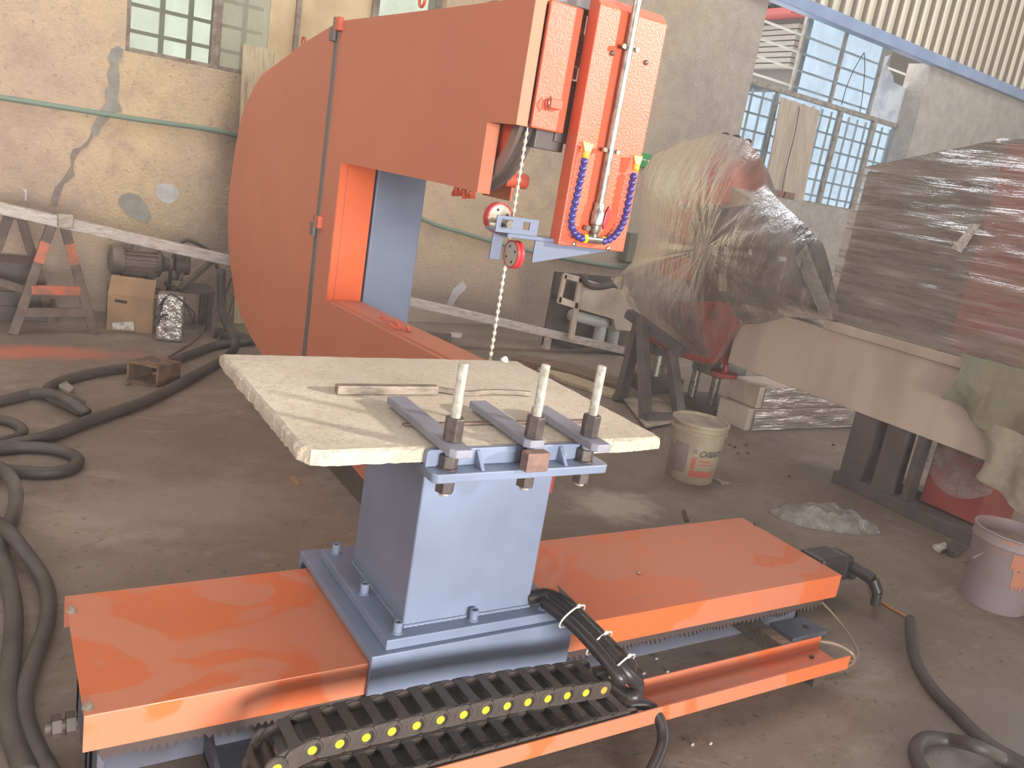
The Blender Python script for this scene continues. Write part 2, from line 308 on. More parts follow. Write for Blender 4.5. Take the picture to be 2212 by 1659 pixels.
# ------------------------------------------------------------------ mesh builder
class MB:
    def __init__(s): s.v = []; s.f = []
    def add(s, vs_, fs):
        o = len(s.v); s.v += [Vector(v) for v in vs_]; s.f += [tuple(i + o for i in f) for f in fs]; return s
    def box(s, x0, x1, y0, y1, z0, z1):
        return s.add([(x0, y0, z0), (x1, y0, z0), (x1, y1, z0), (x0, y1, z0), (x0, y0, z1), (x1, y0, z1), (x1, y1, z1), (x0, y1, z1)],
                     [(0, 3, 2, 1), (4, 5, 6, 7), (0, 1, 5, 4), (1, 2, 6, 5), (2, 3, 7, 6), (3, 0, 4, 7)])
    def obox(s, c, ax, ay, az):      # centre and three half-axis vectors
        c, ax, ay, az = map(Vector, (c, ax, ay, az))
        return s.add([c - ax - ay - az, c + ax - ay - az, c + ax + ay - az, c - ax + ay - az, c - ax - ay + az, c + ax - ay + az, c + ax + ay + az, c - ax + ay + az],
                     [(0, 3, 2, 1), (4, 5, 6, 7), (0, 1, 5, 4), (1, 2, 6, 5), (2, 3, 7, 6), (3, 0, 4, 7)])
    def bar(s, a, b, wx, wy, upv=(0, 0, 1)):   # rectangular bar from a to b
        a, b = Vector(a), Vector(b); d = (b - a); L = d.length; d.normalize()
        u = d.cross(Vector(upv))
        if u.length < 1e-4: u = d.cross(Vector((1, 0, 0)))
        u.normalize(); v = u.cross(d)
        return s.obox((a + b)/2, d*L/2, u*wx/2, v*wy/2)
    def cyl(s, a, b, r, r2=None, n=20, cap=True):
        a, b = Vector(a), Vector(b); r2 = r if r2 is None else r2
        d = (b - a).normalized(); u = d.orthogonal().normalized(); v = d.cross(u)
        P = []
        for c, rr in ((a, r), (b, r2)):
            for i in range(n):
                t = 2*math.pi*i/n; P.append(c + u*math.cos(t)*rr + v*math.sin(t)*rr)
        F = [(i, (i + 1) % n, n + (i + 1) % n, n + i) for i in range(n)]
        if cap: F += [tuple(range(n))[::-1], tuple(range(n, 2*n))]
        return s.add(P, F)
    def lathe(s, a, axis, prof, n=24, ref=None, closed=False):     # prof = [(distance along axis, radius)]
        a, d = Vector(a), Vector(axis).normalized(); u = (Vector(ref) if ref else d.orthogonal()).normalized(); v = d.cross(u)
        P = []
        for h, r in prof:
            for i in range(n):
                t = 2*math.pi*i/n; P.append(a + d*h + u*math.cos(t)*r + v*math.sin(t)*r)
        F = []; m = len(prof)
        for j in range(m if closed else m - 1):
            k = (j + 1) % m
            for i in range(n): F.append((j*n + i, j*n + (i + 1) % n, k*n + (i + 1) % n, k*n + i))
        if not closed:
            if prof[0][1] > 1e-6: F.append(tuple(range(n))[::-1])
            if prof[-1][1] > 1e-6: F.append(tuple(range((m - 1)*n, m*n)))
        return s.add(P, F)
    def tube(s, pts, r, n=10, smooth=6, rfun=None):
        pts = [Vector(p) for p in pts]
        if smooth and len(pts) > 2:
            out = []
            for i in range(len(pts) - 1):
                p0, p1, p2, p3 = pts[max(i - 1, 0)], pts[i], pts[i + 1], pts[min(i + 2, len(pts) - 1)]
                for k in range(smooth):
                    t = k/smooth
                    out.append(.5*((2*p1) + (p2 - p0)*t + (2*p0 - 5*p1 + 4*p2 - p3)*t*t + (3*p1 - p0 - 3*p2 + p3)*t**3))
            out.append(pts[-1]); pts = out
        P = []; F = []; u = None; m = len(pts)
        for j, p in enumerate(pts):
            d = (pts[min(j + 1, m - 1)] - pts[max(j - 1, 0)])
            if d.length < 1e-9: d = Vector((0, 0, 1))
            d.normalize()
            if u is None: u = d.orthogonal().normalized()
            u = (u - d*u.dot(d)).normalized(); v = d.cross(u)
            rr = r if rfun is None else rfun(j, m)*r
            for i in range(n):
                t = 2*math.pi*i/n; P.append(p + u*math.cos(t)*rr + v*math.sin(t)*rr)
        for j in range(m - 1):
            for i in range(n): F.append((j*n + i, j*n + (i + 1) % n, (j + 1)*n + (i + 1) % n, (j + 1)*n + i))
        F += [tuple(range(n))[::-1], tuple(range((m - 1)*n, m*n))]
        return s.add(P, F)
    def prism(s, poly, ext):       # planar polygon (3D points) extruded by a vector
        ext = Vector(ext); poly = [Vector(p) for p in poly]; n = len(poly)
        return s.add(poly + [p + ext for p in poly], [tuple(range(n))[::-1], tuple(range(n, 2*n))] + [(i, (i + 1) % n, n + (i + 1) % n, n + i) for i in range(n)])
    def mesh(s, name):
        me = bpy.data.meshes.new(name); me.from_pydata([tuple(v) for v in s.v], [], s.f); me.update()
        import bmesh
        b = bmesh.new(); b.from_mesh(me); bmesh.ops.recalc_face_normals(b, faces=b.faces); b.to_mesh(me); b.free()
        return me
def link(o): col.objects.link(o); return o
def tag(o, label=None, cat=None, group=None, kind=None):
    for k, v in (('label', label), ('category', cat), ('group', group), ('kind', kind)):
        if v: o[k] = v
    return o
def thing(name, label, cat, loc, group=None):
    o = bpy.data.objects.new(name, None); link(o); o.location = Vector(loc); o.empty_display_size = .1
    return tag(o, label, cat, group)
def part(name, mb, mat, parent=None, bevel=0., smooth=False, label=None, seg=2, kind=None):
    me = mb if isinstance(mb, bpy.types.Mesh) else mb.mesh(name)
    if not me.materials: me.materials.append(mat)
    o = bpy.data.objects.new(name, me); link(o)
    if parent is not None:
        o.parent = parent
        if parent.type == 'EMPTY': o.location = -parent.location
    if smooth:
        for p in me.polygons: p.use_smooth = True
        if smooth != 'full':
            md = o.modifiers.new('edges', 'EDGE_SPLIT'); md.split_angle = math.radians(38)
    if bevel:
        b = o.modifiers.new('bevel', 'BEVEL'); b.width = bevel; b.segments = seg; b.limit_method = 'ANGLE'; b.angle_limit = math.radians(40)
    if label: o['label'] = label
    if kind: o['kind'] = kind
    return o
def solo(name, mb, mat, label, cat, group=None, **kw):
    return tag(part(name, mb, mat, None, **kw), label, cat, group)
def struct(name, mb, mat, label=None, **kw):
    o = part(name, mb, mat, None, **kw); o['kind'] = 'structure'
    if label: o['label'] = label
    return o
def copy_obj(o, parent=None):
    c = o.copy(); link(c); c.parent = parent; return c
def hexa(mb, a, b, r, rot=0.0):
    a, b = Vector(a), Vector(b); d = (b - a).normalized(); u = Vector((1, 0, 0)) if abs(d.x) < .9 else Vector((0, 1, 0))
    u = (u - d*u.dot(d)).normalized(); v = d.cross(u); P = []
    for c in (a, b):
        for i in range(6):
            t = math.pi/3*i + rot; P.append(c + u*math.cos(t)*r + v*math.sin(t)*r)
    return mb.add(P, [(5, 4, 3, 2, 1, 0), (6, 7, 8, 9, 10, 11)] + [(i, (i + 1) % 6, 6 + (i + 1) % 6, 6 + i) for i in range(6)])
def socket_bolt(mb, p, d, r, h):
    p, d = Vector(p), Vector(d).normalized()
    return mb.lathe(p, d, [(0, r*1.25), (.12*h, r*1.25), (.12*h, r), (h, r), (h, r*.55), (h*.55, r*.5), (h*.55, 0)], 14)

# ================================================================== THE BUILDING
struct('floor', MB().box(-8, 15, -14, 8.2, -.12, 0), m_floor, 'dirty grey-brown concrete workshop floor')
def wbox(mb, s0, s1, z0, z1, o0, o1):
    c = wl((s0 + s1)/2, (z0 + z1)/2, (o0 + o1)/2)
    return mb.obox(c, WDIR*abs(s1 - s0)/2, WNRM*abs(o1 - o0)/2, Vector((0, 0, abs(z1 - z0)/2)))
S1L, S1R, Z1B, Z1T = -2.945, -.40, 1.915, 3.35
S2L, S2R, Z2B, Z2T = 3.66, 7.16, 1.755, 4.08
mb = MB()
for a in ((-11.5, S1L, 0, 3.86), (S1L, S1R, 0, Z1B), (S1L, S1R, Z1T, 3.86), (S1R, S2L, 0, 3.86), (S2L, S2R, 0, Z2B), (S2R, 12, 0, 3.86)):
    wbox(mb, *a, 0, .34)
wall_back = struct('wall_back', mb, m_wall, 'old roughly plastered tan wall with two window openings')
def patch(pts, mat, t, name, label):
    poly = [wl(*wpx(x, y), -.002) for x, y in pts]
    o = part(name, MB().prism(poly, -WNRM*t), mat, wall_back, label=label); return o
k = 640/2212
crack = [(880, 340), (920, 370), (915, 420), (880, 480), (890, 560), (890, 640), (875, 740), (910, 830), (840, 850), (800, 905), (750, 960), (735, 1010), (690, 1022)]
crackb = [(680, 970), (700, 920), (745, 850), (760, 800), (795, 770), (785, 670), (815, 640), (800, 550), (825, 490), (805, 430), (830, 370)]
patch([(x*k, y*k) for x, y in crack + crackb], m_cement, .006, 'cement_patch', 'grey cement smeared along the upper crack')
crack2 = [(690, 1024), (660, 1090), (615, 1112), (580, 1150), (555, 1200), (545, 1250), (558, 1310), (510, 1352), (480, 1372), (450, 1450), (425, 1540), (385, 1535), (380, 1490), (410, 1400), (465, 1340), (500, 1290), (530, 1230), (523, 1170), (545, 1112), (605, 1098), (668, 1030), (680, 985)]
patch([(x*k, y*k) for x, y in crack2], m_cement2, .004, 'cement_patch', 'brownish cement in the lower crack')
k2 = 560/2212
oval = [(1006, 120), (1045, 78), (1110, 64), (1180, 82), (1225, 140), (1270, 205), (1290, 270), (1275, 312), (1235, 320), (1150, 290), (1085, 250), (1030, 190)]
patch([(x*k2, 400 + y*k2) for x, y in oval], m_cement, .005, 'cement_patch', 'oval grey cement patch')
patch([(336, 402), (352, 396), (372, 398), (386, 412), (384, 430), (368, 440), (350, 436), (338, 424)], m_whitepaint, .001, 'paint_smear', 'pale smear on plaster')
patch([(979, 624), (1000, 604), (1008, 622), (990, 640), (974, 664), (962, 664)], m_whitepaint, .001, 'paint_smear', 'pale smear on plaster')

# cladding of upright sheets above the blue beam
struct('trim_1', wbox(MB(), 2.5, 12, 3.835, 3.975, -.09, .06), m_bluebeam, 'long pale blue steel beam under the cladding', bevel=.008)
up = struct('wall_upper', wbox(MB(), -11.5, 2.9, 3.86, 6.3, .12, .2).add([], []), m_seam, 'upper wall of upright sheets')
part('girt', wbox(MB(), 2.9, 12, 6.2, 6.3, .1, .2), m_seam, up)
pit = .235
mb = MB()
prof = [(0, .10), (.012, .06), (.04, .06), (.052, .085), (pit - .052, .085), (pit - .04, .06), (pit - .012, .06), (pit, .10)]
P = []
for z in (3.975, 6.3):
    for s_, o_ in prof: P.append(WDIR*s_ + WNRM*o_ + Vector((0, 0, z)))
n_ = len(prof)
mb.add(P, [(i, i + 1, n_ + i + 1, n_ + i) for i in range(n_ - 1)])
sheet_me = mb.mesh('cladding_sheet'); sheet_me.materials.append(m_clad)
for i in range(38):
    o = bpy.data.objects.new('cladding_sheet', sheet_me); link(o); o.location = WP0 + WDIR*(2.9 + i*pit); o.parent = up
    part('cladding_rib', wbox(MB(), 2.9 + i*pit - .022, 2.9 + i*pit + .022, 3.975, 6.3, .02, .075), m_seam, up)
# ---- window 1 (upper left)
WO = .12
s_at = lambda x, y=80, off=WO: wpx(x, y, off)[0]
sv = dict(a=S1L + .02, m=s_at(461, 140), b=s_at(575, 130), p=s_at(639, 70), q=s_at(809, 20), e=S1R)
mb = MB()
wbox(mb, S1L, S1R, Z1B, Z1B + .035, WO - .03, WO + .03); wbox(mb, S1L, S1R, Z1T - .035, Z1T, WO - .03, WO + .03)
wbox(mb, S1L, S1L + .045, Z1B, Z1T, WO - .03, WO + .03); wbox(mb, S1R - .04, S1R, Z1B, Z1T, WO - .03, WO + .03)
for s_, t_ in ((sv['m'], .035), (sv['p'], .02), (sv['q'], .03)): wbox(mb, s_ - t_, s_ + t_, Z1B, Z1T, WO - .035, WO + .03)
win1 = struct('window_1', mb, m_frame, 'rusty steel window above the saw with barred and boarded panes', bevel=.005)
def pane(win, s0, s1, z0, z1, mat, off, t=.006, name='pane', label=None):
    return part(name, wbox(MB(), s0, s1, z0, z1, off, off + t), mat, win, label=label)
pane(win1, S1L + .045, sv['m'] - .035, Z1B + .035, Z1T - .035, m_pane1, WO)
pane(win1, sv['m'] + .035, sv['b'], Z1B + .035, Z1T - .035, m_pane1g, WO)
pane(win1, sv['b'], sv['p'] - .02, Z1B + .035, Z1T - .035, m_boardtan, WO, .012, 'board', 'tan board in place of glass')
pane(win1, sv['p'] + .02, sv['q'] - .03, Z1B + .035, Z1T - .035, m_boardtan, WO, .012, 'board', 'tan board in place of glass')
pane(win1, sv['q'] + .03, S1R - .04, Z1B + .035, Z1T - .035, m_pane1, WO)
zb = wpx(285, 9, .3)[1]
for i in range(-1, 6):
    part('grille_bar', wbox(MB(), S1L, sv['b'], zb - .013 + i*.185, zb + .013 + i*.185, .27, .30), m_bars, win1)
for i in range(4):
    s_ = wpx(346, 60, .3)[0] + (i - 0)*.205
    part('grille_bar', wbox(MB(), s_ - .017, s_ + .017, Z1B, Z1T, .24, .27), m_bars, win1)
# ---- window 2 (upper right)
WO2 = .28
A = dict(l=3.6, m1=4.73, m2=5.56, m3=6.44, r=7.42, t0=2.985, t1=3.045)
mb = MB()
wbox(mb, A['l'], S2R + .3, A['t0'], A['t1'], WO2 - .03, WO2 + .03)
wbox(mb, A['l'], S2R + .3, Z2B - .02, Z2B + .03, WO2 - .03, WO2 + .03)
for s_ in (A['m1'], A['m2'], A['m3']): wbox(mb, s_ - .02, s_ + .02, A['t1'], Z2T, WO2 - .02, WO2 + .03)
LM = (4.50, 5.83, 6.62)
for s_, t_ in zip(LM, (.02, .035, .04)): wbox(mb, s_ - t_, s_ + t_, Z2B, A['t0'], WO2 - .03, WO2 + .03)
wbox(mb, A['r'], A['r'] + .05, Z2B, Z2T, WO2 - .03, WO2 + .03)
win2 = struct('window_2', mb, m_framel, 'tall steel window with bluish dusty panes, one opening empty', bevel=.006)
pane(win2, A['m1'] + .02, A['m2'] - .02, A['t1'], Z2T, m_pane2, WO2)
crk = pane(win2, A['m2'] + .02, A['m3'] - .02, A['t1'], Z2T, m_pane2, WO2, label='cracked glass pane')
for pts in (((1867, 113), (1845, 150), (1828, 190), (1818, 226)), ((1867, 115), (1868, 150), (1864, 200), (1857, 245))):
    part('crack', MB().tube([wl(*wpx(x, y, WO2 - .008), WO2 - .008) for x, y in pts], .006, 6, 4), m_ink, crk)
# torn white plastic sheet closing the last upper opening
poly = [wl(s_, z_, WO2) for s_, z_ in ((6.46, A['t1']), (6.46, 3.80), (6.60, 3.86), (6.56, 3.72), (6.78, 3.62), (6.83, 3.55), (7.22, 3.52), (7.40, 3.48), (7.38, A['t1'] + .25), (7.40, A['t1'])) ]
part('torn_sheet', MB().prism(poly, WNRM*.004), m_sheet, win2, label='torn white plastic sheet in the opening')
for s0, s1 in ((A['l'], LM[0] - .02), (LM[0] + .9, LM[1] - .035), (LM[1] + .035, LM[2] - .04), (LM[2] + .04, A['r'])):
    pane(win2, s0, s1, Z2B + .03, A['t0'], m_pane2, WO2)
pane(win2, LM[0] + .02, LM[0] + .9, Z2B + .03, A['t0'], m_pane2, WO2)
for i in range(6):
    z_ = Z2B + .12 + i*.205
    part('grille_bar', wbox(MB(), 3.5, 7.6, z_ - .012, z_ + .012, .42, .44), m_bars, win2)
for i in range(19):
    s_ = 3.62 + i*.205
    part('grille_bar', wbox(MB(), s_ - .012, s_ + .012, Z2B - .1, 2.98, .44, .46), m_bars, win2)
for i in range(4):
    z_ = 3.14 + i*.20
    part('grille_bar', wbox(MB(), 3.3, 7.6, z_ - .012, z_ + .012, .42, .44), m_bars, win2)
# board leaning inside the lower opening, and the bricks on the sill
bt = [wl(4.42, 2.92, .14), wl(5.20, 2.90, .14), wl(5.20, Z2B + .002, .05), wl(4.40, Z2B + .002, .05)]
solo('window_board', MB().prism(bt, WNRM*.02), m_board, 'pale weathered board leaning in the lower opening of the tall window', 'board', bevel=.003)
solo('hanging_cord', MB().tube([wl(4.74, 2.86, .10), wl(4.74, 2.5, .075), wl(4.70, 2.1, .05), wl(4.70, 1.84, .03)], .006, 6), m_ink, 'thin dark cord hanging down the pale window board', 'cord')
for i, s_ in enumerate((4.60, 4.83)):
    solo('brick', wbox(MB(), s_ - .10, s_ + .10, Z2B + .001, Z2B + .082, -.005, .045), m_brick,
         ('red brick on the window sill beside the wrapped machine', 'second red brick on the sill, below the hanging cord')[i], 'brick', 'bricks on the window sill', bevel=.004)
# neighbouring shed outside, seen through the empty opening
XN = 10.6
nb = thing('neighbour_shed', 'corrugated shed outside seen through the empty window opening', 'building', (XN, 10, 0))
NY0, NY1 = px(1716, 100, XN).y, 15
z0_, z1_ = px(1690, 142, XN).z, px(1690, 58, XN).z; zlo = px(1690, 192, XN).z
part('wall', MB().box(XN + .08, XN + .3, NY0, NY1, zlo, z1_ + .3), m_nbd, nb)
ns = 8
for i in range(ns):
    z_ = z0_ + (z1_ - z0_)*i/(ns - 1)
    part('slat', MB().box(XN - .02, XN + .08, NY0, NY1, z_ - .035, z_ + .03), m_nb, nb)
part('fascia', MB().box(XN - .25, XN + .08, NY0, NY1, z1_ + .13, z1_ + .22), m_nbred, nb)
part('roof', MB().box(XN - .4, XN + .35, NY0, NY1, z1_ + .30, z1_ + .40), m_nbd, nb)
for y_ in (13.0, 14.7): part('post', MB().box(XN + .1, XN + .25, y_, y_ + .15, 0, zlo), m_nbd, nb)

ev = thing('outdoor_eave', 'dark eave of an outbuilding behind the torn plastic sheet', 'building', wl(8.8, 0, 1.2))
part('eave_board', wbox(MB(), 7.95, 9.8, 3.55, 4.7, 1.15, 1.3), m_nbd, ev)
part('eave_post', wbox(MB(), 9.6, 9.8, 0, 3.55, 1.15, 1.3), m_nbd, ev)

# ---- rest of the hall (behind and above the camera)
mb = MB()                                   # unseen roof added for the light; open strips let sky onto wall and floor
rects = [(-5, 1.4, 1.8, 3.2), (-4.5, 13, 4.3, 5.9), (3.6, 13, 3.2, 4.3)]
xs = sorted({-8, 15, *[r[0] for r in rects], *[r[1] for r in rects]}); ys = sorted({-3.3, 8.4, *[r[2] for r in rects], *[r[3] for r in rects]})
for i in range(len(xs) - 1):
    for j in range(len(ys) - 1):
        cx, cy_ = (xs[i] + xs[i + 1])/2, (ys[j] + ys[j + 1])/2
        if not any(r[0] < cx < r[1] and r[2] < cy_ < r[3] for r in rects): mb.box(xs[i], xs[i + 1], ys[j], ys[j + 1], 6.3, 6.4)
struct('ceiling', mb, m_roofm)
mb = MB()
FX0, FX1, FY0, FY1 = -8, 15, -3.08, -3.0
ops = [(-3.6, 2.5, 0, 3.0), (5.56, 7.52, 3.00, 3.50), (7.10, 8.1, 3.74, 4.85)]  # unseen openings shaped for the light: slots aim sun at slab and saw head
xs = sorted({FX0, FX1, *[o[0] for o in ops], *[o[1] for o in ops]}); zs = sorted({0, 6.3, *[o[2] for o in ops], *[o[3] for o in ops]})
for i in range(len(xs) - 1):
    for j in range(len(zs) - 1):
        cx, cz = (xs[i] + xs[i + 1])/2, (zs[j] + zs[j + 1])/2
        if not any(o[0] < cx < o[1] and o[2] < cz < o[3] for o in ops): mb.box(xs[i], xs[i + 1], FY0, FY1, zs[j], zs[j + 1])
struct('wall_front', mb, m_neutral)
struct('left_light_block', MB().box(-7.9, -7.7, -3, 8, 0, 3.0), m_neutral)  # unseen wall added to cut the light from the left
struct('wall_right', MB().box(14.6, 14.8, -3, 8, 0, 6.3), m_neutral)

# ================================================================== THE WIRE SAW
XF, XB, YF = 1.42, 1.595, 2.362
saw = thing('wire_saw', 'tall orange C-shaped diamond wire saw with grey column', 'saw machine', (1.7, 3.9, 0))
k3 = 640/2212
sil = [(480 + x*k3, y*k3) for x, y in ((620, 310), (500, 402), (380, 492), (290, 562), (230, 660), (165, 800), (122, 960), (90, 1150), (62, 1350), (46, 1500), (43, 1640))] \
    + [(480 + x*k3, 330 + y*k3) for x, y in ((42, 560), (46, 720), (62, 860), (92, 1060), (132, 1210), (198, 1350), (255, 1450), (310, 1535))]
outl = [(p.y, p.z) for p in (px(x, y, XF) for x, y in sil)]
YS = 4.115                                   # seam between rear and front cover
rear = [(YS, 2.088)] + outl + [(YS, .18)]
part('rear_cover', MB().prism([(XF, y, z) for y, z in rear], (XB - XF, 0, 0)), m_panel, saw, bevel=.004, label='rounded rear cover in matt orange')
YT = 3.886
mb = MB()
# solid of the C: upper arm behind the wheel bay, throat post, lower arm
mb.prism([(XF, y, z) for y, z in ((YS, 2.088), (YS, .18), (3.2, .14), (YF, .14), (YF, .845), (2.6, .845), (YT, .79), (YT, 1.452), (2.80, 1.458), (2.80, 2.07))], (XB - XF, 0, 0))
# wheel bay shell: near plate, far plate, top plate, notch flange
mb.prism([(XF, y, z) for y, z in ((2.80, 2.07), (2.80, 1.458), (2.548, 1.455), (2.548, 1.687), (YF + .012, 1.687), (YF + .012, 2.068))], (.012, 0, 0))
mb.prism([(XB - .01, y, z) for y, z in ((2.80, 2.07), (2.80, 1.44), (2.60, 1.44), (2.60, 1.687), (YF + .012, 1.687), (YF + .012, 2.068))], (.01, 0, 0))
mb.box(XF + .012, XB - .01, YF + .012, 2.80, 2.056, 2.068); mb.box(XF + .012, XF + .05, 2.548, 2.558, 1.455, 1.687)
mb.box(XF + .012, XB - .01, YF + .012, 2.40, 1.688, 1.697); mb.box(XF, XF + .042, YF, YF + .012, 1.687, 2.068)
fc = part('front_cover', mb, m_panel, saw, label='front cover of the C arm in matt orange')
door = part('front_door', MB().box(XF + .05, XB, YF - .012, YF + .008, 1.687, 2.068), m_orange, saw, bevel=.005, label='glossy hammered door on the end of the arm')
lat = part('latch', MB().box(1.515, 1.56, YF - .034, YF - .012, 1.755, 1.785), m_orangem, door, bevel=.003)
part('latch_loop', MB().tube([(1.512, YF - .03, 1.748), (1.505, YF - .036, 1.77), (1.512, YF - .03, 1.79)], .003, 6), m_steel, door)
# throat lining strips and lower ledge plate
part('throat_strip', MB().box(XF + .002, XF + .034, YT - .006, YT + .004, .792, 1.452), m_throat, saw)
part('throat_strip', MB().box(XF + .038, XB + .002, YT - .004, YT + .004, .792, 1.452), m_throat, saw)
mb = MB().prism([(XF + .03, y, z) for y, z in ((YT, .79), (2.6, .845), (YF, .845), (YF, .851), (2.6, .851), (YT, .797))], (XB - XF - .03, 0, 0))
part('ledge_plate', mb, m_panel, saw)
mb = MB()
for i in range(7): mb.bar((1.50 + .02*math.sin(i*2.1), 3.08 + .03*i, .835 - .0008*i), (1.47 + .03*math.cos(i*1.7), 3.11 + .03*i, .850), .012, .012)
part('paint_lump', mb, m_orange, saw)
mb = MB()
for i in range(6): mb.bar((1.43 + .012*(i % 2), 2.60 + .028*i, 1.452), (1.445, 2.615 + .03*i, 1.434 - .004*(i % 3)), .016, .012)
part('paint_lump', mb, m_orange, saw)
# seam strip with its hinges
part('seam_strip', MB().box(XF - .006, XF + .01, YS - .022, YS + .022, .18, 2.096), m_strip, saw, label='dark grey strip over the seam')
for (hx, hy) in ((728, 66), (681, 486)):
    p = px(hx, hy, XF)
    h = part('hinge', MB().box(XF - .022, XF + .002, YS - .062, YS - .004, p.z - .005, p.z + .055), m_orange, saw, bevel=.002)
    part('hinge_leaf', MB().box(XF - .024, XF + .002, YS + .002, YS + .05, p.z - .05, p.z + .012), m_strip, h, bevel=.002)
    part('hinge_pin', MB().cyl((XF - .016, YS, p.z - .05), (XF - .016, YS, p.z + .055), .011, n=12), m_strip, h, smooth=True)
def ring(mb, c, R, r, ax1, ax2):
    c, ax1, ax2 = map(Vector, (c, ax1, ax2))
    pts = [c + ax1*R*math.cos(t) + ax2*R*math.sin(t) for t in [2*math.pi*i/20 for i in range(21)]]
    return mb.tube(pts, r, 8, 0)
for (ex, ey) in ((655, 92), (912, 2)):
    p = px(ex, ey, 1.47); part('eye_bolt', ring(MB(), (1.47, p.y, p.z + .004), .026, .006, (0, 1, 0), (0, 0, 1)), m_orange, saw, smooth=True)
# driving wheel
WC = Vector((1.475, 2.735, 1.775))
wh = part('drive_wheel', MB().lathe(WC, (1, 0, 0), [(.018, 0), (.018, .10), (.01, .12), (.01, .276), (.06, .276), (.06, 0)], 64), m_orangem, saw, smooth=True, label='orange disc of the upper wheel')
part('wheel_rim', MB().lathe(WC, (1, 0, 0), [(0, .278), (0, .318), (.012, .318), (.026, .297), (.044, .297), (.058, .318), (.07, .318), (.07, .278)], 72, closed=True), m_dkrim, wh, smooth=True, label='grey grooved rim')
part('stub_pipe', MB().cyl((1.55, 2.60, 1.515), (1.638, 2.60, 1.515), .027, n=20), m_orangem, saw, smooth=True)
# diamond wire with its beads
WX, WY = 1.510, 2.437
wire = part('cutting_wire', MB().cyl((WX, WY, .60), (WX, WY, 1.76), .0045, n=8), m_steel, saw, smooth=True)
bead = MB().lathe((0, 0, -.006), (0, 0, 1), [(0, .0045), (0, .0066), (.012, .0066), (.012, .0045)], 8).mesh('bead'); bead.materials.append(M('pale_bead', (214, 204, 182), .6))
for i in range(46):
    o = bpy.data.objects.new('wire_bead', bead); link(o); o.parent = wire; o.location = (WX, WY, .62 + i*.025)
# grey column and its foot
cl_ = part('column', MB().box(1.606, 1.868, 3.872, 4.25, .10, 2.02), m_bluegrey, saw, bevel=.008, label='square blue-grey steel column')
part('column_foot', MB().box(1.50, 2.0, 3.65, 5.15, 0, .10), m_bluegrey, saw, bevel=.006)
part('lower_housing', MB().box(1.60, 1.835, 2.365, 2.5, .395, .475), m_redpaint, saw, bevel=.004)
part('frame_foot', MB().box(1.44, 1.58, 2.6, 4.3, 0, .145), m_dkmetal, saw)
# mounting pieces between head and coolant panel
part('mount_plate', MB().box(1.53, 1.645, 2.41, 2.46, 1.63, 1.70).box(1.598, 1.66, 2.40, 2.45, 1.66, 1.86), m_strip, saw, bevel=.003)
part('top_bracket', MB().box(1.50, 1.80, 2.42, 2.47, 2.075, 2.125), m_strip, saw, bevel=.004)
tm = part('tension_motor', MB().cyl((1.66, 2.50, 1.97), (1.66, 2.62, 1.97), .075, n=24), m_motor, saw, smooth=True)
mb = MB()
for z_ in (1.90, 1.95, 2.0, 2.05): mb.cyl((1.625, 2.44, z_), (1.66, 2.44, z_), .011, n=10)
part('bolt', mb.box(1.64, 1.67, 2.44, 2.50, 1.87, 2.07), m_steel, tm, smooth=True)
# coolant panel
PX0, PX1, PY0, PY1, PZ0, PZ1 = 1.617, 1.897, 2.300, 2.360, 1.335, 2.085
pan = part('coolant_panel', MB().prism([(PX0, PY0, PZ0), (PX0, PY0, PZ1), (PX0, PY0 + .028, PZ1 + .03), (PX0, PY1, PZ1 + .03), (PX0, PY1, PZ0)], (PX1 - PX0, 0, 0)), m_orange, saw, bevel=.004, label='hammered orange panel carrying the coolant pipe and hoses')
PP = PY0 - .020
pipe_x = 1.742
part('water_pipe', MB().cyl((pipe_x, PP, 1.475), (pipe_x, PP, 2.24), .0135, n=18), m_steel, pan, smooth=True)
part('ball_valve', MB().lathe((pipe_x, PP, 1.385), (0, 0, 1), [(0, .012), (.012, .017), (.03, .017), (.034, .0215), (.074, .0215), (.080, .018), (.104, .018), (.104, 0)], 18), m_steel, pan, smooth=True)
part('valve_lever', MB().prism([(pipe_x + .022, PP - .018, 1.405), (pipe_x + .034, PP - .018, 1.425), (pipe_x + .038, PP - .018, 1.462), (pipe_x + .028, PP - .018, 1.485), (pipe_x + .018, PP - .018, 1.46), (pipe_x + .016, PP - .018, 1.42)], (0, .012, 0)), m_red, pan, bevel=.003, label='red valve lever')
part('tee_fitting', MB().cyl((pipe_x - .030, PP, 1.368), (pipe_x + .030, PP, 1.368), .014, n=14).cyl((pipe_x, PP, 1.368), (pipe_x, PP, 1.392), .012, n=14), m_steel, pan, smooth=True)
for sgn in (-1, 1):
    part('hose_nut', hexa(MB(), (pipe_x + sgn*.030, PP, 1.368), (pipe_x + sgn*.046, PP, 1.368), .0165), m_noz, pan, bevel=.001)
for z_ in (1.98, 1.66):
    mb = MB().box(pipe_x - .03, pipe_x + .03, PP - .003, PP + .003, z_ - .006, z_ + .006)
    part('pipe_clip', mb, m_steel, pan)
    part('clip_bolt', hexa(MB(), (pipe_x - .028, PP - .002, z_), (pipe_x - .028, PP - .012, z_), .008), m_steel, pan)
    part('clip_bolt', hexa(MB(), (pipe_x + .026, PP - .002, z_), (pipe_x + .026, PP - .012, z_), .008), m_steel, pan)
part('clip_bolt', hexa(MB(), (pipe_x - .034, PP + .01, 1.402), (pipe_x - .034, PP - .006, 1.402), .010), m_steel, pan)
for (sx_, sy_) in ((1322, 115), (1395, 135), (1240, 527), (1313, 537)):
    p = py(sx_, sy_, PY0)
    part('panel_screw', MB().lathe((p.x, PY0 + .001, p.z), (0, -1, 0), [(0, .008), (.006, .008), (.008, .005), (.008, 0)], 12), m_nut if sy_ < 200 else m_steel, pan, smooth=True)
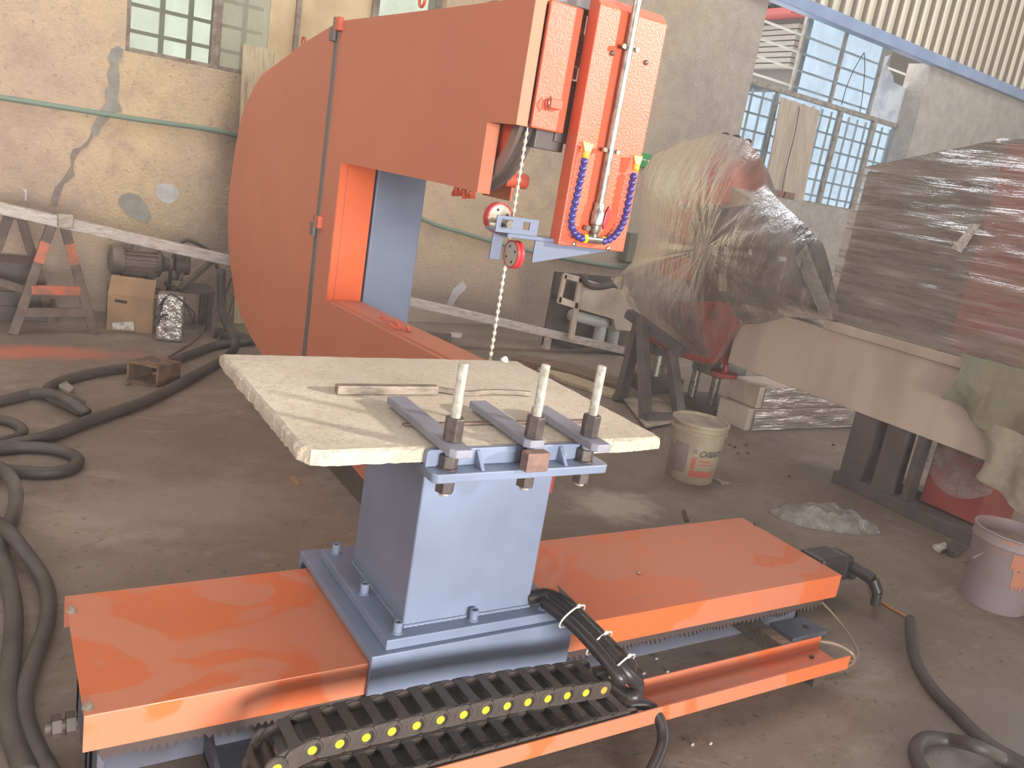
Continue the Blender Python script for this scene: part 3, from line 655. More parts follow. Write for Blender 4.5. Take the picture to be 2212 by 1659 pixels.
c5 = lambda x, y: (1000 + x*480/2212, 280 + y*360/1659)
def seg_hose(pix):
    pts = [py(*c5(*q), PY0 - .027) for q in pix]
    m = MB()
    # resample the path and build ball-and-socket segments
    fine = []
    for i in range(len(pts) - 1):
        p0, p1, p2, p3 = pts[max(i - 1, 0)], pts[i], pts[i + 1], pts[min(i + 2, len(pts) - 1)]
        for q in range(12):
            t = q/12; fine.append(.5*((2*p1) + (p2 - p0)*t + (2*p0 - 5*p1 + 4*p2 - p3)*t*t + (3*p1 - p0 - 3*p2 + p3)*t**3))
    fine.append(pts[-1]); acc = 0.; cur = [fine[0]]; st = .0185
    for a, b in zip(fine, fine[1:]):
        acc += (b - a).length
        if acc >= st: cur.append(b); acc = 0.
    for a, b in zip(cur, cur[1:]):
        d = b - a; L = d.length
        m.lathe(a, d, [(0, .0075), (L*.12, .0105), (L*.45, .0128), (L*.72, .0125), (L*.95, .0088), (L*1.1, .0078)], 12)
    return m
def nozzle(top_l, top_r, base, name):
    a, b, c = (py(*c5(*q), PY0 - .027) for q in (top_l, top_r, base))
    m = MB(); d = (a + b)/2 - c
    m.lathe(c, d, [(-.004, .009), (.004, .0125), (.014, .012), (.020, .010)], 12)
    q = c + d*.3; v = Vector((0, .009, 0)); w_ = (b - a)*.5
    m.add([q - w_*.45 - v, q + w_*.45 - v, q + w_*.45 + v, q - w_*.45 + v, a - v*.35, b - v*.35, b + v*.35, a + v*.35],
          [(0, 3, 2, 1), (4, 5, 6, 7), (0, 1, 5, 4), (1, 2, 6, 5), (2, 3, 7, 6), (3, 0, 4, 7)])
    return m
h1 = part('coolant_hose', seg_hose(((1215, 280), (1180, 450), (1135, 650), (1090, 850), (1078, 950), (1120, 1045), (1200, 1090), (1232, 1095))), m_blue, pan, smooth='full', label='blue segmented coolant hose')
h2 = part('coolant_hose', seg_hose(((1378, 1110), (1440, 1105), (1530, 1035), (1605, 900), (1650, 700), (1690, 500), (1715, 400))), m_blue, pan, smooth='full', label='blue segmented coolant hose')
part('nozzle', nozzle((1190, 108), (1300, 150), (1217, 275), 'n'), m_noz, pan, bevel=.0015, label='flat amber nozzle')
part('nozzle', nozzle((1700, 255), (1790, 265), (1716, 400), 'n'), m_noz, pan, bevel=.0015, label='flat amber nozzle')
# guide-pulley bracket under the panel
gb = part('guide_bracket', MB().box(1.435, 1.66, 2.33, 2.40, 1.336, 1.350).box(1.385, 1.545, 2.33, 2.395, 1.350, 1.362), m_bluegrey, saw, bevel=.004, label='blue-grey guide bracket')
# slotted upright of the bracket
mb = MB()
mb.box(1.385, 1.545, 2.327, 2.335, 1.350, 1.368).box(1.385, 1.545, 2.327, 2.335, 1.392, 1.404).box(1.385, 1.403, 2.327, 2.335, 1.366, 1.394).box(1.444, 1.486, 2.327, 2.335, 1.366, 1.394).box(1.512, 1.545, 2.327, 2.335, 1.366, 1.394)
part('slotted_plate', mb, m_bluegrey, gb, bevel=.002)
part('gusset', MB().prism([(1.548, 2.334, 1.336), (1.548, 2.334, 1.262), (1.862, 2.334, 1.330), (1.862, 2.334, 1.336)], (0, .008, 0)), m_bluegrey, gb, bevel=.002)
part('drop_plate', MB().box(1.440, 1.480, 2.428, 2.440, 1.250, 1.345), m_bluegrey, gb, bevel=.002)
def pulley(c, ax, R, name, lbl, flip=1):
    ax = Vector(ax)
    body = part(name, MB().lathe(Vector(c) - ax*.013, ax, [(0, 0), (0, R*.90), (.026, R*.90), (.026, 0)], 36), m_wheelface, saw, smooth=True, label=lbl)
    part('tyre', MB().lathe(Vector(c) - ax*.012, ax, [(-.001, R*.88), (-.001, R), (.008, R), (.012, R*.92), (.016, R), (.025, R), (.025, R*.88)], 40, closed=True), m_redtyre, body, smooth=True, label='red tyre')
    u = ax.orthogonal().normalized(); v = ax.cross(u)
    for i in range(4):
        t = math.pi/2*i + .35; q = Vector(c) + (u*math.cos(t) + v*math.sin(t))*R*.58
        part('bolt_hole', MB().cyl(q - ax*.0138, q + ax*.0138, R*.10, n=10), m_hole, body)
    return body
p1 = pulley((1.452, 2.437, 1.388), (0, 1, 0), .050, 'guide_pulley', 'upper guide pulley with red tyre')
part('pulley_bolt', hexa(MB().cyl((1.425, 2.33, 1.380), (1.425, 2.43, 1.380), .008, n=12), (1.425, 2.328, 1.380), (1.425, 2.312, 1.380), .013), m_steel, p1, smooth=True)
pulley((1.505, 2.386, 1.278), (1, 0, 0), .047, 'guide_pulley', 'lower guide pulley with red tyre')

# ================================================================== THE RAIL BED
CZ = .27
bed = thing('rail_bed', 'long low rail bed with orange sheet covers lying on the floor', 'rail', (1.5, 1.95, 0))
mb = MB().box(.215, 2.76, 1.842, 1.89, 0, .19).box(.215, 2.76, 2.07, 2.12, 0, .19).box(.215, .235, 1.842, 2.12, 0, .215).box(2.74, 2.76, 1.842, 2.12, 0, .215)
for x_ in (.9, 1.6, 2.2): mb.box(x_, x_ + .03, 1.89, 2.07, .02, .16)
part('bed_frame', mb, m_bedgrey, bed, bevel=.003, label='blue-grey bed frame')
for y_ in (1.80, 2.13): part('guide_rail', MB().box(.23, 2.74, y_ - .012, y_ + .03, .19, .225), m_steel, bed)
def cover(x0, x1):
    t = .004; y0, y1, zl = 1.719, 2.241, .176
    return MB().prism([(x0, y, z) for y, z in ((y0, zl), (y0, CZ), (y1, CZ), (y1, zl), (y1 - t, zl), (y1 - t, CZ - t), (y0 + t, CZ - t), (y0 + t, zl))], (x1 - x0, 0, 0))
for (x0, x1), lb in (((.190, .96), 'orange sheet cover over the near end'), ((1.40, 2.783), 'orange sheet cover over the far end')):
    c_ = part('cover', cover(x0, x1), m_cover, bed, bevel=.002, label=lb)
    for (bx, by) in (((155, 1316), (190, 1524)) if x0 < 1 else ((1634, 1131), (1779, 1214))):
        p = pz(bx, by, CZ + .006)
        part('cover_bolt', hexa(MB().cyl((p.x, p.y, CZ), (p.x, p.y, CZ + .002), .013, n=14), (p.x, p.y, CZ + .002), (p.x, p.y, CZ + .011), .0085, .3), m_steel if x0 < 1 else m_nut, c_)
# toothed rubber strip under the lip
mb = MB(); x_ = .225
while x_ < 2.72:
    w_ = .019 + .004*math.sin(x_*17); d_ = .018 + .006*math.sin(x_*41)
    mb.prism([(x_, 1.732, .205), (x_ + w_, 1.732, .205), (x_ + w_, 1.732, .150), (x_ + w_*.55, 1.732, .150 - d_), (x_, 1.732, .150)], (0, .006, 0)); x_ += w_
part('toothed_strip', mb, m_rackdark, bed, label='dark toothed strip under the cover lip')
part('end_plate', MB().box(.225, .243, 1.76, 2.19, .02, .255), m_bedgrey, bed, bevel=.003)
part('stop_bolt', hexa(hexa(MB().cyl((.20, 1.93, .10), (.13, 1.93, .10), .014, n=12), (.195, 1.93, .10), (.175, 1.93, .10), .030), (.165, 1.93, .10), (.145, 1.93, .10), .028), m_dkmetal, bed)
for x_ in (.48, 1.36):
    part('foot_bracket', MB().prism([(x_, 1.842, .10), (x_, 1.842, 0), (x_, 1.64, 0), (x_, 1.64, .018)], (.012, 0, 0)).prism([(x_ + .14, 1.842, .10), (x_ + .14, 1.842, 0), (x_ + .14, 1.64, 0), (x_ + .14, 1.64, .018)], (.012, 0, 0)).box(x_, x_ + .152, 1.62, 1.842, 0, .016), m_bedgrey, bed, bevel=.002)
fp = part('foot_plate', MB().box(2.60, 2.80, 1.725, 1.842, .002, .022), m_bedgrey, bed, bevel=.004)
part('foot_bolt', hexa(MB(), (2.73, 1.77, .022), (2.73, 1.77, .030), .012), m_nut, fp)
# orange cable tray on its support arms
tr_ = part('cable_tray', MB().prism([(.30, y, z) for y, z in ((1.455, .132), (1.459, .132), (1.459, .084), (1.579, .084), (1.579, .132), (1.583, .132), (1.583, .080), (1.455, .080))], (2.24, 0, 0)), m_cover, bed, label='orange sheet cable tray')
for x_ in (.60, 1.45, 2.38): part('tray_arm', MB().box(x_, x_ + .055, 1.584, 1.842, .045, .105), m_greybar, bed, bevel=.003)
part('tray_foot', MB().box(2.44, 2.50, 1.50, 1.57, 0, .08), m_dkmetal, bed)
part('tray_bolt', hexa(MB(), (2.46, 1.545, .084), (2.46, 1.545, .092), .008), m_nut, tr_)
# servo motor at the far end
mt = part('servo_motor', MB().box(2.80, 2.95, 1.93, 2.03, .08, .19), m_steel, bed, bevel=.006, label='silver gearbox of the servo motor')
part('motor_mount', MB().box(2.76, 2.80, 1.90, 2.08, .03, .215), m_bedgrey, bed, bevel=.003)
part('motor_housing', MB().box(2.95, 3.12, 1.915, 2.045, .065, .205), m_hosedark, mt, bevel=.018, label='black motor housing')
part('motor_cap', MB().box(3.12, 3.19, 1.925, 2.035, .08, .195).box(3.15, 3.20, 1.90, 1.95, .09, .17), m_hosedark, mt, bevel=.02)
part('connector', MB().cyl((3.17, 1.92, .15), (3.19, 1.83, .135), .026, n=14).cyl((3.19, 1.83, .135), (3.20, 1.80, .09), .024, n=14).cyl((3.20, 1.80, .09), (3.20, 1.795, .035), .02, n=14), m_hosedark, mt, smooth=True)
tb = MB().tube([px(1775, 1300, 2.72), pz(1815, 1345, .09), pz(1850, 1400, .06), pz(1845, 1425, .045), pz(1800, 1432, .03)], .004, 8)
part('grease_tube', tb, m_clear, bed, smooth=True)
part('grease_tube', MB().tube([(2.52, 1.63, .09), pz(1800, 1390, .09), pz(1840, 1412, .07), pz(1838, 1435, .03), pz(1790, 1445, .03)], .007, 8), m_clear, bed, smooth=True)

# ================================================================== PEDESTAL ON ITS SLIDE
ped = thing('work_pedestal', 'blue-grey steel pedestal bolted to a slide on the rail', 'pedestal', (1.16, 1.95, .12))
mb = MB().prism([(.846, y, z) for y, z in ((1.700, .10), (1.700, .30), (2.30, .30), (2.30, .17), (2.285, .17), (2.285, .276), (1.714, .276), (1.714, .10))], (.644, 0, 0))
part('slide', mb, m_bluegrey, ped, bevel=.003, label='slide straddling the rail covers')
bp_ = part('base_plate', MB().box(.890, 1.455, 1.716, 2.242, .30, .330), m_bluegrey, ped, bevel=.003)
for (bx, by) in ((858, 1362), (1022, 1335), (1171, 1310), (786, 1278), (725, 1192)):
    p = pz(bx, by, .335); q = (min(max(p.x, .92), 1.42), p.y, .33)
    part('socket_bolt', socket_bolt(MB(), q, (0, 0, 1), .0125, .032), m_bluegrey, bp_, smooth=True)
part('small_screw', MB().cyl((.943, 1.79, .33), (.943, 1.79, .338), .006, n=10), m_brown, bp_)
cx0, cx1, cy0, cy1 = .956, 1.362, 1.766, 2.140
part('column', MB().box(cx0, cx1, cy0, cy1, .33, .842), m_bluegrey, ped, bevel=.006, label='square pedestal column')
wb = MB()
random.seed(3)
def weld(a, b, r):
    a, b = Vector(a), Vector(b); n = int((b - a).length/.006)
    wb.tube([a.lerp(b, i/n) + Vector((0, 0, random.uniform(-.0008, .0008))) for i in range(n + 1)], r, 8, 0, lambda j, m: 1 + .22*math.sin(j*2.2))
weld((cx0, cy0 - .001, .331), (cx1, cy0 - .001, .331), .0055); weld((cx0 - .001, cy0, .331), (cx0 - .001, cy1, .331), .0055)
part('weld_seam', wb, m_bluegrey, ped, smooth='full')
FZ0, FZ1 = .843, .866
def rrect(x0, x1, y0, y1, r, corners):
    out = []
    for (cx, cy, a0, nm) in ((x0 + r, y0 + r, math.pi, 'll'), (x1 - r, y0 + r, 1.5*math.pi, 'lr'), (x1 - r, y1 - r, 0, 'ur'), (x0 + r, y1 - r, .5*math.pi, 'ul')):
        if nm in corners:
            for i in range(6): t = a0 + math.pi/2*i/5; out.append((cx + r*math.cos(t), cy + r*math.sin(t)))
        else: out.append({'ll': (x0, y0), 'lr': (x1, y0), 'ur': (x1, y1), 'ul': (x0, y1)}[nm])
    return out
part('table_plate', MB().prism([(x, y, FZ0) for x, y in rrect(.858, 1.362, 1.540, 2.15, .018, ('ll', 'lr'))], (0, 0, FZ1 - FZ0)), m_bluegrey, ped, bevel=.003, label='table plate under the stone slab')
part('fence_plate', MB().prism([(x, 1.588, z) for x, z in rrect(.858, 1.318, FZ1, .908, .012, ('ul', 'ur'))], (0, .016, 0)), m_bluegrey, ped, bevel=.002, label='upright fence plate against the slab')
for x_ in (.985, 1.225):
    part('gusset', MB().prism([(x_, 1.588, .866), (x_, 1.548, .866), (x_, 1.556, .874), (x_, 1.582, .904), (x_, 1.588, .904)], (.010, 0, 0)), m_bluegrey, ped, bevel=.0015)

# ---- stone slab, rough sawn with a chipped outline
def slab(x0, x1, y0, y1, z0, z1, nx=110, ny=84):
    m = MB(); idx = {}
    def pt(i, j, top):
        u, v = i/nx, j/ny; x = x0 + (x1 - x0)*u; y = y0 + (y1 - y0)*v
        nz = mnoise.noise(Vector((x*9, y*9, 3.1 if top else 7.7)))
        e = min(u*(x1 - x0), (1 - u)*(x1 - x0), v*(y1 - y0), (1 - v)*(y1 - y0))
        z = (z1 if top else z0) + (nz*.0012 + mnoise.noise(Vector((x*45, y*45, 1)))*.0008 if top else 0)
        if e < .004:
            z += (-1 if top else 1)*(.004 + .006*max(0, mnoise.noise(Vector((x*38, y*38, 9 if top else 4)))))
        ox = mnoise.noise(Vector((y*14, 2, 5)))*.007 + mnoise.noise(Vector((y*60, 2 + top, 5)))*.005
        oy = mnoise.noise(Vector((x*12, 8, 1)))*.009 + mnoise.noise(Vector((x*110, 8 + top, 1)))*.0045
        if i in (0, nx): x += ox
        if j in (0, ny): y += oy
        # broken near-left corner and rounded near-right corner
        for (cx, cy, r) in ((x0, y0, .05), (x1, y0, .045)):
            dx, dy = abs(x - cx), abs(y - cy)
            if dx + dy < r: k_ = (r - dx - dy)/2*.55; x += k_*(1 if cx == x0 else -1); y += k_
        return Vector((x, y, z))
    for top in (0, 1):
        for i in range(nx + 1):
            for j in range(ny + 1):
                if top or i in (0, nx) or j in (0, ny) or (i % 10 == 0 and j % 10 == 0):
                    idx[i, j, top] = len(m.v); m.v.append(pt(i, j, top))
    for i in range(nx):
        for j in range(ny): m.f.append((idx[i, j, 1], idx[i + 1, j, 1], idx[i + 1, j + 1, 1], idx[i, j + 1, 1]))
    # side walls with one rough middle row
    loop = [(i, 0) for i in range(nx)] + [(nx, j) for j in range(ny)] + [(i, ny) for i in range(nx, 0, -1)] + [(0, j) for j in range(ny, 0, -1)]
    mid = []
    for (i, j) in loop:
        a, b = m.v[idx[i, j, 0]], m.v[idx[i, j, 1]]; c = (a + b)/2
        c += Vector(((c.x - (x0 + x1)/2)/abs(x1 - x0), (c.y - (y0 + y1)/2)/abs(y1 - y0), 0))*(.003 + .007*mnoise.noise(c*120))
        mid.append(len(m.v)); m.v.append(c)
    L = len(loop)
    for q in range(L):
        (i, j), (i2, j2) = loop[q], loop[(q + 1) % L]
        m.f.append((idx[i, j, 0], idx[i2, j2, 0], mid[(q + 1) % L], mid[q])); m.f.append((mid[q], mid[(q + 1) % L], idx[i2, j2, 1], idx[i, j, 1]))
    m.f.append(tuple(idx[i, j, 0] for i, j in loop))
    return m
SZ = .907
solo('stone_slab', slab(.580, 1.598, 1.608, 2.40, FZ1 + .001, SZ), m_slab, 'rough cream stone slab clamped on the pedestal table', 'stone slab')
solo('stone_chip', MB().lathe((WX + .02, WY - .06, SZ - .001), (.3, .1, 1), [(0, .012), (.008, .015), (.018, .008), (.022, 0)], 7), m_chip, 'white stone chip at the foot of the cutting wire', 'stone chip')

# ---- clamps
def thread(x, y, z0, z1, r):
    prof = []; z = z0; p = .0036
    while z < z1 - p: prof += [(z - z0, r*.90), (z - z0 + p*.5, r)]; z += p
    prof += [(z1 - z0 - .002, r*.92), (z1 - z0, r*.8), (z1 - z0, 0)]
    return MB().lathe((x, y, z0), (0, 0, 1), [(0, 0)] + prof, 14)
BZ0, BZ1 = .9155, .9355
clamps = ((.876, .930, 1.508, 1.905, .911, 'strap clamp beside the grey square bar, first of three'),
          (1.100, 1.152, 1.550, 1.865, 1.118, 'middle strap clamp above the brown steel block'),
          (1.270, 1.323, 1.505, 1.815, 1.326, 'strap clamp at the narrow end near the cream bucket'))
for x0, x1, y0, y1, xr, lb in clamps:
    yr = 1.575; xr = (x0 + x1)/2 + .006
    c_ = thing('strap_clamp', lb, 'clamp', (xr, yr, FZ1), 'strap clamps holding the slab')
    sh = -.016
    poly = [(x0 + .012, y0, BZ0), (x1, y0, BZ0), (x1 + .012, y1, BZ0), (x0 + .012, y1, BZ0), (x0, y0 + .014, BZ0)]
    part('clamp_bar', MB().prism(poly, (0, 0, BZ1 - BZ0)), m_greyclamp, c_, bevel=.003)
    part('threaded_rod', thread(xr, yr, .800, 1.119, .0122), m_rod, c_, smooth=True)
    part('coupling_nut', hexa(MB(), (xr, yr, BZ1), (xr, yr, BZ1 + .055), .0235, .25), m_nut, c_, bevel=.002)
    part('lower_nut', hexa(MB().cyl((xr, yr, FZ1), (xr, yr, FZ1 + .004), .024, n=18), (xr, yr, FZ1 + .004), (xr, yr, FZ1 + .034), .0225, .6), m_nut, c_, bevel=.002)
    part('bottom_nut', hexa(MB(), (xr, yr, FZ0 - .034), (xr, yr, FZ0 - .0005), .0235, .9), m_nut, c_, bevel=.002)
solo('steel_block', MB().box(1.090, 1.153, 1.520, 1.551, FZ1 + .0005, BZ0 - .001), m_brown, 'brown rusty steel block set under the middle clamp bar', 'steel block', bevel=.002)
def bar_on(p, q, w_, h_, mat, lb, sag=0):
    a, b = Vector((*p, SZ + .002 + h_/2)), Vector((*q, SZ + .002 + h_/2))
    return solo('steel_bar', MB().bar(a, b, w_, h_), mat, lb, 'steel bar', 'steel bars lying on the slab', bevel=.0015)
bar_on((.79, 2.012), (1.085, 2.008), .026, .024, m_greybar, 'thick grey square steel bar lying across the slab')
o_ = MB().tube([(1.09, 2.03, SZ + .01), (1.17, 1.995, SZ + .007), (1.24, 2.0, SZ + .009), (1.32, 2.0, SZ + .009), (1.39, 1.985, SZ + .009)], .0095, 4, 5)
solo('steel_bar', o_, m_greybar, 'bent grey steel bar behind the middle clamp', 'steel bar', 'steel bars lying on the slab', bevel=.001)
bar_on((.868, 1.752), (1.43, 1.748), .014, .006, m_rustbar, 'thin rusty flat bar passing under the three clamp bars')

# ================================================================== CABLE CHAIN
CY0, CY1, PIT = 1.466, 1.572, .0632
chain = thing('cable_chain', 'black plastic cable drag chain with yellow pin caps folded over the orange tray', 'cable chain', (1.0, 1.52, .086))
def stadium(x0, x1, r, n=8):
    pts = []
    for i in range(n + 1): t = -math.pi/2 + math.pi*i/n; pts.append((x1 + r*math.cos(t), r*math.sin(t)))
    for i in range(n + 1): t = math.pi/2 + math.pi*i/n; pts.append((x0 + r*math.cos(t), r*math.sin(t)))
    return pts
wd = CY1 - CY0
mb = MB()
for y0, dy in ((0, .006), (wd - .006, .006)):
    mb.prism([(x, y0, z) for x, z in stadium(0, PIT*.55, .0265)], (0, dy, 0))
for y0, dy in ((.006, .005), (wd - .011, .005)):
    mb.prism([(x, y0, z) for x, z in stadium(PIT*.45, PIT, .0255)], (0, dy, 0))
for z_ in (.0225, -.0265):
    mb.box(PIT*.28, PIT*.68, .004, wd - .004, z_, z_ + .004)
    mb.box(PIT*.24, PIT*.72, .002, .016, z_ + .0005, z_ + .0048).box(PIT*.24, PIT*.72, wd - .016, wd - .002, z_ + .0005, z_ + .0048)
mb.box(PIT*.38, PIT*.58, .03, wd - .03, .0262, .0275)
mb.box(PIT*.0, PIT*1.0, .012, wd - .012, -.003, .003)
link_me = mb.mesh('chain_link'); link_me.materials.append(m_black)
cap_me = MB().lathe((0, 0, 0), (0, -1, 0), [(-.001, .0108), (.0012, .0108), (.002, .0098), (.002, 0)], 20).mesh('pin_cap'); cap_me.materials.append(m_yellow)
ring_me = MB().lathe((0, 0, 0), (0, -1, 0), [(0, .0205), (.001, .0205), (.001, .0235), (0, .0235)], 28, closed=True).mesh('pin_ring'); ring_me.materials.append(m_rubber)
cap2_me = cap_me.copy(); cap2_me.materials.clear(); cap2_me.materials.append(m_yellow_d)
joints = []
x_ = 1.437
def zup(x): return .262 - .030*max(0, (x - .95)/.49)**1.6
while x_ > .60: joints.append((x_, zup(x_))); x_ -= PIT
RB = .0735; xc, zc = x_ + PIT, .262 - RB
nb_ = 3
for i in range(1, nb_ + 1):
    t = math.pi/2 + math.pi*i/(nb_ + .65)
    joints.append((xc - .02 + RB*math.cos(t), zc + RB*math.sin(t)))
zl_ = .1145; x_ = joints[-1][0] + PIT
while x_ < 1.60: joints.append((x_, zl_)); x_ += PIT
for i in range(len(joints) - 1):
    (xa, za), (xb, zb_) = joints[i], joints[i + 1]
    ang = math.atan2(zb_ - za, xb - xa)
    o = bpy.data.objects.new('chain_link', link_me); link(o); o.parent = chain
    o.location = Vector((xa, CY0, za)) - chain.location; o.rotation_euler = (0, -ang, 0)
    c_ = bpy.data.objects.new('pin_cap', cap2_me if i == 0 else cap_me); link(c_); c_.parent = o; c_['label'] = 'ochre pin cap' if i == 0 else 'yellow pin cap'
    r_ = bpy.data.objects.new('pin_ring', ring_me); link(r_); r_.parent = o
# ---- hose bundle climbing from the chain to the pedestal
hb = thing('hose_bundle', 'black corrugated hoses zip-tied to an angle bracket at the chain end', 'hose', (1.45, 1.6, .33))
def corr(pts, r, pitch=.006):
    pts = [Vector(p) for p in pts]; out = []
    for i in range(len(pts) - 1):
        p0, p1, p2, p3 = pts[max(i - 1, 0)], pts[i], pts[i + 1], pts[min(i + 2, len(pts) - 1)]
        n = max(4, int((p2 - p1).length/(pitch/2)))
        for k_ in range(n):
            t = k_/n; out.append(.5*((2*p1) + (p2 - p0)*t + (2*p0 - 5*p1 + 4*p2 - p3)*t*t + (3*p1 - p0 - 3*p2 + p3)*t**3))
    out.append(pts[-1])
    return MB().tube(out, r, 14, 0, lambda j, m: 1.0 if j % 2 else .86)
pA = [(1.365, 1.775, .352), (1.41, 1.735, .372), pz(1255, 1340, .365), pz(1315, 1405, .33), pz(1352, 1452, .295), pz(1376, 1480, .25), pz(1360, 1505, .225), (1.47, 1.515, .235)]
part('corrugated_hose', corr(pA, .0215), m_hosedark, hb, smooth='full')
off = Vector((-.028, -.012, -.006))
part('corrugated_hose', corr([Vector(p) + off for p in [pA[1], pA[2], pA[3], pA[4]]] + [(1.50, 1.50, .262), (1.45, 1.53, .235)], .020), m_hosedark, hb, smooth='full')
e1, e2 = pz(1202, 1272, .40), pz(1374, 1442, .30)
dd = (e2 - e1).normalized(); su = Vector((0, 0, 1)).cross(dd).normalized()
br = part('angle_bracket', MB().prism([e1 + Vector((0, 0, -.03)) + dd*.035, e1 + Vector((0, 0, .012)), e2 + Vector((0, 0, .012)), e2 + Vector((0, 0, -.03))], su*.004).obox((e1 + e2)/2 - Vector((0, 0, .03)) - su*.02, dd*(e2 - e1).length*.46, su*.026, Vector((0, 0, .002))), m_dkmetal, hb, label='dark angle bracket')
for t, (zx, zy) in zip((.28, .62, .90), ((1231, 1330), (1300, 1395), (1346, 1432))):
    c = e1.lerp(e2, t) + Vector((0, 0, -.012)) - su*.024
    upn = su.cross(dd).normalized(); upn = upn if upn.z > 0 else -upn
    pts = [c + su*.056*math.cos(a) + upn*.038*math.sin(a) for a in [2*math.pi*i/24 for i in range(25)]]
    zt = part('zip_tie', MB().tube(pts, .0028, 6, 0), m_zip, hb, smooth=True)
    part('zip_head', MB().obox(c + upn*.039 + su*.004, dd*.004, su*.006, upn*.005), m_zip, zt, bevel=.001)
hz = [(1.56, 1.52, .115), pz(1395, 1522, .12), pz(1425, 1555, .09), pz(1432, 1600, .05), pz(1415, 1650, .03), pz(1385, 1700, .02)]
solo('chain_outlet_hose', MB().tube(hz, .0175, 14, 8), m_hosedark, 'black hose curving down to the floor from the lower chain end', 'hose', smooth='full')

# ================================================================== CABLES ON THE FLOOR
def floor_cable(pix, r, label, zs=None, name='floor_cable', mat=None, group=None, extra=None):
    pts = [pz(x, y, (r + (zs or {}).get(i, 0))) for i, (x, y) in enumerate(pix)]
    if extra: pts = extra + pts
    return solo(name, MB().tube(pts, r, 12, 7), mat or m_rubber, label, 'cable', group, smooth='full')
G = 'thick black cables on the floor'
floor_cable([(492, 770), (440, 800), (372, 838), (300, 872), (200, 906), (110, 940), (40, 958), (-40, 975)], .030, 'thick black cable running from behind the saw past the rusty box', group=G,
            extra=[Vector((1.42, 6.02, .55)), Vector((1.44, 5.98, .25)), px(508, 735, 1.43)])
floor_cable([(600, 728), (540, 738), (470, 746), (410, 766), (340, 790), (270, 795), (190, 808), (125, 826), (100, 846), (118, 862), (150, 876), (178, 890)], .028, 'thick black cable passing behind the rusty box and doubling back', group=G)
floor_cable([(-40, 872), (20, 862), (70, 850), (115, 852), (155, 870), (188, 893)], .027, 'black cable end lying over the doubled cable', {3: .03, 4: .035, 5: .01}, group=G)
floor_cable([(-50, 905), (0, 906), (35, 916), (50, 931), (32, 946), (-10, 955), (-50, 960)], .023, 'small black cable loop near the frame edge above the big loop', group=G)
floor_cable([(-60, 975), (0, 970), (60, 966), (115, 970), (155, 982), (169, 997), (148, 1014), (100, 1021), (40, 1018), (-60, 1008)], .026, 'large black cable loop lying flat on the open floor', group=G)
floor_cable([(-30, 1000), (12, 1018), (34, 1060), (30, 1105), (14, 1150), (4, 1200), (20, 1260), (30, 1330), (24, 1420), (14, 1500), (24, 1580), (60, 1680)], .026, 'grey-black cable running straight down beside the rail end', {1: .05, 2: .03}, group=G)
floor_cable([(-20, 1120), (20, 1150), (52, 1190), (88, 1240), (104, 1290), (100, 1350), (76, 1420), (54, 1490), (56, 1560), (90, 1640), (130, 1700)], .024, 'black cable bulging towards the orange cover corner', {1: .05, 2: .03}, group=G)
floor_cable([(1878, 1262), (1888, 1285), (1915, 1308), (1945, 1325), (1966, 1340)], .006, 'thin orange cable leaving the servo motor connector', mat=m_orangecable, name='motor_cable',
            extra=[Vector((3.20, 1.795, .04))])
floor_cable([(1966, 1338), (1972, 1400), (1990, 1450), (2025, 1500), (2070, 1545), (2115, 1590), (2160, 1622), (2230, 1660)], .021, 'black sleeved cable crossing the floor from the orange wire', name='sleeved_cable')
floor_cable([(2020, 1700), (1985, 1650), (1978, 1615), (2000, 1595), (2050, 1598), (2110, 1612), (2170, 1640), (2240, 1690)], .022, 'black cable loop in the corner under the sleeved cable', {2: .0, 5: .04}, name='sleeved_cable')

# ================================================================== LEFT BACKGROUND
# green hose along the wall, sagging behind the saw
hs = [(-4.6, 1.46), (-3.7, 1.456), (-2.9, 1.455), (-2.1, 1.45), (-1.2, 1.25), (-.34, .968), (.1, .89), (.58, .822), (1.4, .74), (2.4, .70), (4.2, .72)]
solo('wall_hose', MB().tube([wl(s_, z_, -.03) for s_, z_ in hs], .019, 12, 8), m_pipegreen, 'long pale green hose slung along the plaster wall', 'hose', smooth='full')
# timber leaning against the wall below the window
a, b = wl(-2.01, 2.135, -.045), wl(-1.99, 0.0, -.30)
solo('timber_plank', MB().bar(a, b, .245, .035, WNRM), m_wood, 'pale weathered timber plank leaning against the wall behind the saw', 'plank', bevel=.003)
patch([(14, 1435*k), (60*k + 0, 1405*k)] if False else [(48, 407), (58, 408), (57, 416), (57, 432), (52, 432), (53, 416)], m_whitepaint, .02, 'wall_peg', 'pale wooden peg in plaster')
# saw horse
sh_ = thing('saw_horse', 'grimy steel saw horse with orange overspray under the long beam', 'saw horse', (.41, 6.15, 0))
fa, fb, ap = pz(28, 722), pz(203, 720), Vector((.412, 6.17, .75))
def aframe(fa, fb, ap, nm):
    for f, sg in ((fa, -1), (fb, 1)):
        lg = part('leg', MB().bar(f + Vector((0, 0, .0)), ap + Vector((.03*sg, 0, 0)), .058, .045, (0, 1, 0)), m_saw, sh_, bevel=.004)
        q0, q1 = ap.lerp(f, .18) + Vector((.03*sg, 0, 0))*.8, ap.lerp(f, .36) + Vector((.03*sg, 0, 0))*.6
        part('overspray', MB().bar(q0, q1, .0595, .0465, (0, 1, 0)), m_saworange, lg)
aframe(fa, fb, ap, 'front')
off_ = Vector((-.235, .16, 0))
for f, sg in ((fa, -1), (fb, 1)):
    part('leg', MB().bar(f + off_ + Vector((0, .12, 0)), ap + off_ + Vector((.03*sg, .0, 0)), .058, .045, (0, 1, 0)), m_saw, sh_, bevel=.004)
